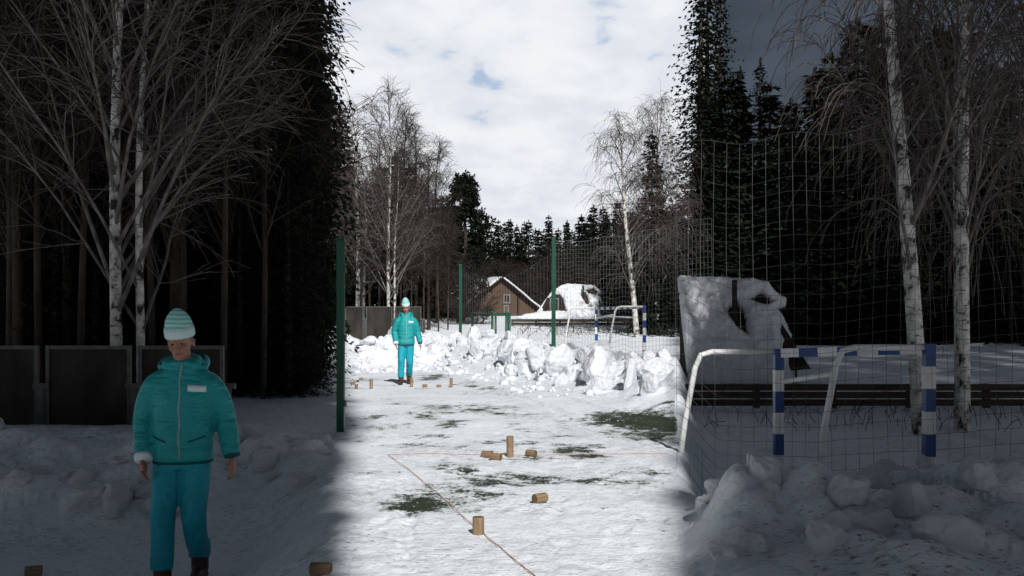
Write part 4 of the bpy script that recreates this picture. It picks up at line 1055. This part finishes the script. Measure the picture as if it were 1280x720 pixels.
def make_person(label, loc, rz):
    o = thing('person', label, 'person', loc, rz)
    me = make_body(); me.materials.append(M['skin']); body = link('body', me, o)
    jm = make_jacket(); jm.materials.append(M['jacket']); jk = link('jacket', jm, o)
    bm = bmesh.new(); bm.from_mesh(jm); bvh = BVHTree.FromBMesh(bm); bm.free()
    strip_on(bvh, [(.015 + .004 * math.sin(i), .87 + i * .03) for i in range(22)], .014, .004, 'zip', M['zip'], jk)
    strip_on(bvh, [(.065 + i * .012, 1.335 - .001 * i) for i in range(10)], .042, .003, 'chest_print', M['label'], jk, True)
    for s in (-1, 1):
        strip_on(bvh, [(s * (.075 + i * .012), .985 + (i * .004)) for i in range(9)], .012, .003, 'pocket_welt', M['lining'], jk, True)
    mb = MB(); limb(mb, [(-.145, -.02, 1.485), (-.105, .085, 1.545), (0, .13, 1.545), (.105, .085, 1.545), (.130, -.02, 1.475)], [.008, .014, .014, .014, .008], 8, 5); mb.build('hood_lining', M['lining'], jk, True)
    mb = MB(); mb.ring_loft([ring((0, 0, z), .192, .147, 28, q=.86) for z in (.835, .850)]); mb.build('hem_band', M['lining'], jk, True)
    tm = make_trousers(); tm.materials.append(M['trousers']); link('trousers', tm, o)
    for s in (-1, 1):
        up, sl = make_boot(s); up.materials.append(M['boot']); b = link('boot', up, o); sl.build('sole', M['sole'], b)
    w = Vector(WR[-1]); e = Vector(EL[-1]); mb = MB(); d = (w - e).normalized(); mb.tube([w - d * .025, w + d * .0, w + d * .022], [.060, .060, .052], 16); mb.build('cuff', M['cuff'], o, True)
    w = Vector(WR[1]); e = Vector(EL[1]); mb = MB(); d = (w - e).normalized(); mb.tube([w - d * .02, w + d * .006], [.057, .050], 16); mb.build('cuff', M['lining'], o, True)
    # knitted hat: turned-up cuff and striped crown
    def hr(z, r, ry=None, dx=0): return [hp(r * math.cos(2 * math.pi * k / 24) + dx, .006 + (ry or r * 1.16) * math.sin(2 * math.pi * k / 24), z) for k in range(24)]
    mb = MB(); mb.ring_loft([hr(.058, .086), hr(.10, .089), hr(.135, .085), hr(.165, .074), hr(.192, .057), hr(.212, .038), hr(.225, .020), hr(.229, .006)]); hat = mb.build('knit_hat', M['hat'], o, True)
    mb = MB(); mb.ring_loft([hr(.046, .082), hr(.039, .090), hr(.050, .095), hr(.080, .096), hr(.108, .092), hr(.110, .085)]); mb.build('hat_cuff', M['hat_cuff'], hat, True)
    mb = MB()
    for s in (-1, 1): limb(mb, [hp(s * .066, -.02, .05), hp(s * .074, .0, .01), hp(s * .072, .03, -.03)], [.012, .012, .008], 8, 3)
    limb(mb, [hp(-.07, .05, .0), hp(-.04, .088, -.02), hp(.04, .088, -.02), hp(.07, .05, .0)], [.014, .016, .016, .014], 8, 4); mb.build('hair', M['hair'], o, True)
    for s in (-1, 1):
        mb = MB(); ball(mb, hp(s * .031, -.079, .006), (.011, .007, .0055), 10, HT); mb.build('eye', M['eye'], o, True)
    mb = MB(); limb(mb, [hp(-.021, -.086, -.059), hp(0, -.0965, -.0575), hp(.021, -.086, -.059)], [.0025, .0045, .0025], 8, 4); mb.build('mouth', M['lip'], o, True)
    return o
x, d, z = on_ground(507.5, 480)
man = make_person('man in teal jacket and cyan trousers walking in the sun behind far pins', (x, d, z - .004), R(4)); man.scale = (1.01, 1.02, 1.075)
m2 = copy_tree(man); d2 = 5.93; x2 = (229 - 640) / F * d2
m2.scale = (.985, .985, .985); m2.location = (x2, d2, H - (734 - HY) / F * d2); m2['label'] = 'nearer man in teal jacket and knitted hat in the shade at left'

# ------------------------------------------------------------------ sun, sky, camera
AZ, EL_ = R(15), R(39)                    # sun to the right of straight behind the viewer
S = Vector((math.sin(AZ) * math.cos(EL_), -math.cos(AZ) * math.cos(EL_), math.sin(EL_)))
sun = bpy.data.lights.new('sun', 'SUN'); sun.energy = 4.6; sun.angle = R(.9); sun.color = (1, .985, .96)
so = bpy.data.objects.new('sun', sun); COL.objects.link(so); so.rotation_euler = (-S).to_track_quat('-Z', 'Y').to_euler()

def make_shade_boughs():
    """boughs added out of view to shade both sides; they keep off the sunlit clearing"""
    rnd = np.random.RandomState(3)
    Sn = np.array(S); U = np.cross(Sn, [0, 0, 1]); U /= np.linalg.norm(U); V = np.cross(U, Sn)
    lit = []
    for D in np.arange(2.2, 46, .22):
        xs = np.linspace(-EDGE * D * .94, EDGE * D * .97, int(6 + D * 1.3)); zs = terrain(xs, np.full(xs.shape, D), False)
        for x, z in zip(xs, zs):
            lit.append((x, D, z))
            if D > 16: lit.append((x, D, z + .7))
    for zz in np.arange(0, 2.0, .12):
        for xx in (-2.6, -2.3, -2.0, -1.7): lit.append((xx, 18.6, zz))
    for x0, D0, h in ((1.2, 26.5, 4), (-2.05, 36, 4), (2.7, 28.8, 2.3), (3.75, 25.6, 2.3)):
        for zz in np.arange(0, h, .25): lit.append((x0, D0, zz))
    for D in (40, 46, 52, 58):
        for x in np.linspace(-EDGE * D, EDGE * D, 26):
            for zz in np.arange(1, 13, .7): lit.append((x, D, zz))
    lit = np.array(lit); L2 = np.stack([lit @ U, lit @ V], -1)
    dark = []
    def ground_pts(n, side, d0, d1):
        D = rnd.uniform(d0, d1, n); w = rnd.uniform(0.02, 1, n); x = side * (EDGE * D + .05 + w * (.42 * D + .8)); return np.stack([x, D, terrain(x, D, False)], -1)
    dark += [ground_pts(2600, -1, 2.6, 13), ground_pts(1300, -1, 8, 26), ground_pts(2600, 1, 2.6, 13), ground_pts(5200, 1, 12, 36)]
    for n, x0, x1, d0, d1, z1 in ((1100, -2.75, -1.6, 5.5, 6.3, 1.8), (2600, -8.5, -2.2, 9, 14, 10), (800, -7, -1.6, 7, 11, .8), (900, 1, 4, 4, 7, .6), (500, -2.15, -1.95, 10.6, 11, 2.4), (1700, -14, -3.9, 15, 25, 10), (900, 2, 6, 7, 10, 2.6), (2400, 3.2, 9.5, 11.5, 15.5, 11), (900, 3.3, 6.5, 17.5, 21, 3), (1500, 6.5, 20, 30, 40, 10)):
        p = np.stack([rnd.uniform(x0, x1, n), rnd.uniform(d0, d1, n), rnd.uniform(0, z1, n)], -1); dark.append(p)
    dark = np.concatenate(dark); t = (dark[:, 1] + 2.2) / (math.cos(AZ) * math.cos(EL_)) + rnd.uniform(0, 13, len(dark)); C = dark + t[:, None] * Sn
    ok = (C[:, 2] > 2.0) & ((C[:, 1] < -1.5) | (np.abs(C[:, 0]) > .72 * np.abs(C[:, 1]) + 1.5))
    C = C[ok]; c2 = np.stack([C @ U, C @ V], -1)
    # a clump may not stand between the sun and the clearing
    keep = np.ones(len(C), bool); cell = .5
    from collections import defaultdict
    grid = defaultdict(list)
    for i, (a, b) in enumerate(L2): grid[(int(a // cell), int(b // cell))].append(i)
    rad = rnd.uniform(.18, .42, len(C)) 
    for i, (a, b) in enumerate(c2):
        ga, gb = int(a // cell), int(b // cell)
        for da in (-1, 0, 1):
            for db in (-1, 0, 1):
                for j in grid.get((ga + da, gb + db), ()):
                    if (L2[j, 0] - a) ** 2 + (L2[j, 1] - b) ** 2 < (rad[i] * .8) ** 2: keep[i] = False; break
                if not keep[i]: break
            if not keep[i]: break
    C = C[keep]; rad = rad[keep]; mb = MB(); rn = random.Random(8)
    for p, r in zip(C, rad):
        p = Vector(p)
        for q in range(11):
            d = rv(rn).normalized(); a = p + rv(rn) * r * .28; w = d.cross(rv(rn)).normalized() * r * .33
            mb.add([a - d * r * .62, a + w, a + d * r * .62, a - w], [(0, 1, 2, 3)])
    print('boughs', len(C), 'of', len(dark))
    o = mb.build('shade_boughs', M['needle']); tag(o, 'spruce boughs added out of view to shade both sides', 'wood', None, 'stuff')  # unseen clumps, added only to cast shade left and right of the clearing
make_shade_boughs()

def make_world():
    w = bpy.data.worlds.new('World'); SC.world = w; w.use_nodes = True; t = w.node_tree; n = t.nodes; bg = n['Background']
    def l(a, b): t.links.new(a, b)
    def mth(op, a, b=None, clamp=False):
        q = n.new('ShaderNodeMath'); q.operation = op; q.use_clamp = clamp
        for i, v in enumerate((a, b)):
            if v is None: continue
            if isinstance(v, (int, float)): q.inputs[i].default_value = v
            else: l(v, q.inputs[i])
        return q.outputs[0]
    def rng(v, a, b, c=0., d=1.):
        q = n.new('ShaderNodeMapRange'); q.interpolation_type = 'SMOOTHSTEP'
        for i, k in enumerate((a, b, c, d)): q.inputs[i + 1].default_value = k
        l(v, q.inputs[0]); return q.outputs[0]
    def mix(f, a, b):
        q = n.new('ShaderNodeMix'); q.data_type = 'RGBA'
        for i, v in ((0, f), (6, a), (7, b)):
            if isinstance(v, tuple): q.inputs[i].default_value = (*v, 1)
            elif isinstance(v, (int, float)): q.inputs[i].default_value = v
            else: l(v, q.inputs[i])
        return q.outputs[2]
    sky = n.new('ShaderNodeTexSky'); sky.sky_type = 'NISHITA'; sky.sun_disc = False
    sky.sun_elevation = EL_; sky.sun_rotation = math.pi - AZ
    tc = n.new('ShaderNodeTexCoord'); sep = n.new('ShaderNodeSeparateXYZ'); l(tc.outputs['Generated'], sep.inputs[0])
    x, y, z = sep.outputs
    zz = mth('ADD', mth('MAXIMUM', z, 0.), .22)
    cmb = n.new('ShaderNodeCombineXYZ'); l(mth('DIVIDE', x, zz), cmb.inputs[0]); l(mth('DIVIDE', y, zz), cmb.inputs[1])
    def nz(scale, det, rough, dist=0.):
        q = n.new('ShaderNodeTexNoise'); q.inputs['Scale'].default_value = scale; q.inputs['Detail'].default_value = det; q.inputs['Roughness'].default_value = rough
        q.inputs['Distortion'].default_value = dist; l(cmb.outputs[0], q.inputs['Vector']); return q.outputs['Fac']
    c1 = nz(4.2, 6, .52, .3); c2 = nz(9.0, 5, .5, .4); c3 = nz(2.0, 3, .5)
    up = rng(z, .16, .36)
    gap = mth('ADD', mth('MULTIPLY', c2, .55), mth('MULTIPLY', c1, .45))
    gap = mth('SUBTRACT', gap, mth('MULTIPLY', up, .06))
    gapm = rng(gap, .285, .385, 1., 0.)                       # blue breaks, more of them higher up
    shade = rng(mth('ADD', mth('MULTIPLY', c1, .5), mth('ADD', mth('MULTIPLY', c3, .2), mth('MULTIPLY', c2, .3))), .40, .60)
    cloud = mix(shade, (.74, .775, .845), (.885, .90, .925))
    col = mix(mth('MULTIPLY', gapm, .75), cloud, (.33, .47, .68))
    # the bright cloud sheet lies ahead; darker cloud and clear sky elsewhere
    az = mth('ARCTAN2', x, y); az = mth('ADD', az, mth('MULTIPLY', mth('SUBTRACT', c1, .5), .05))
    ahead = mth('MULTIPLY', rng(az, .185, .228, 1., 0.), rng(az, -.30, -.19))
    skyc = n.new('ShaderNodeMix'); skyc.data_type = 'RGBA'
    sv = n.new('ShaderNodeVectorMath'); sv.operation = 'SCALE'; sv.inputs['Scale'].default_value = SKY; l(sky.outputs[0], sv.inputs[0])
    grey = mix(.72, sv.outputs[0], (GREY, GREY * 1.03, GREY * 1.08))
    gv = n.new('ShaderNodeVectorMath'); gv.operation = 'SCALE'; l(grey, gv.inputs[0]); l(mth('ADD', mth('MULTIPLY', c1, 1.3), .35), gv.inputs['Scale']); grey = gv.outputs[0]
    fin = mix(mth('MULTIPLY', ahead, rng(z, .75, .45)), grey, col)
    l(fin, bg.inputs['Color']); bg.inputs['Strength'].default_value = 1.0
SKY, GREY = .05, .05
make_world()

cam = bpy.data.cameras.new('camera'); co = bpy.data.objects.new('camera', cam); COL.objects.link(co)
cam.sensor_width = 36; cam.lens = 36 * F / 1280; cam.shift_y = (HY - 360) / 1280; cam.clip_end = 1500; cam.clip_start = .05
co.location = (0, 0, H); co.rotation_euler = (R(90), 0, 0); SC.camera = co
SC.view_settings.view_transform = 'Standard'; SC.view_settings.look = 'None'; SC.view_settings.gamma = 1; SC.view_settings.exposure = 0.0
SC.cycles.use_denoising = True; SC.cycles.max_bounces = 6; SC.cycles.diffuse_bounces = 4
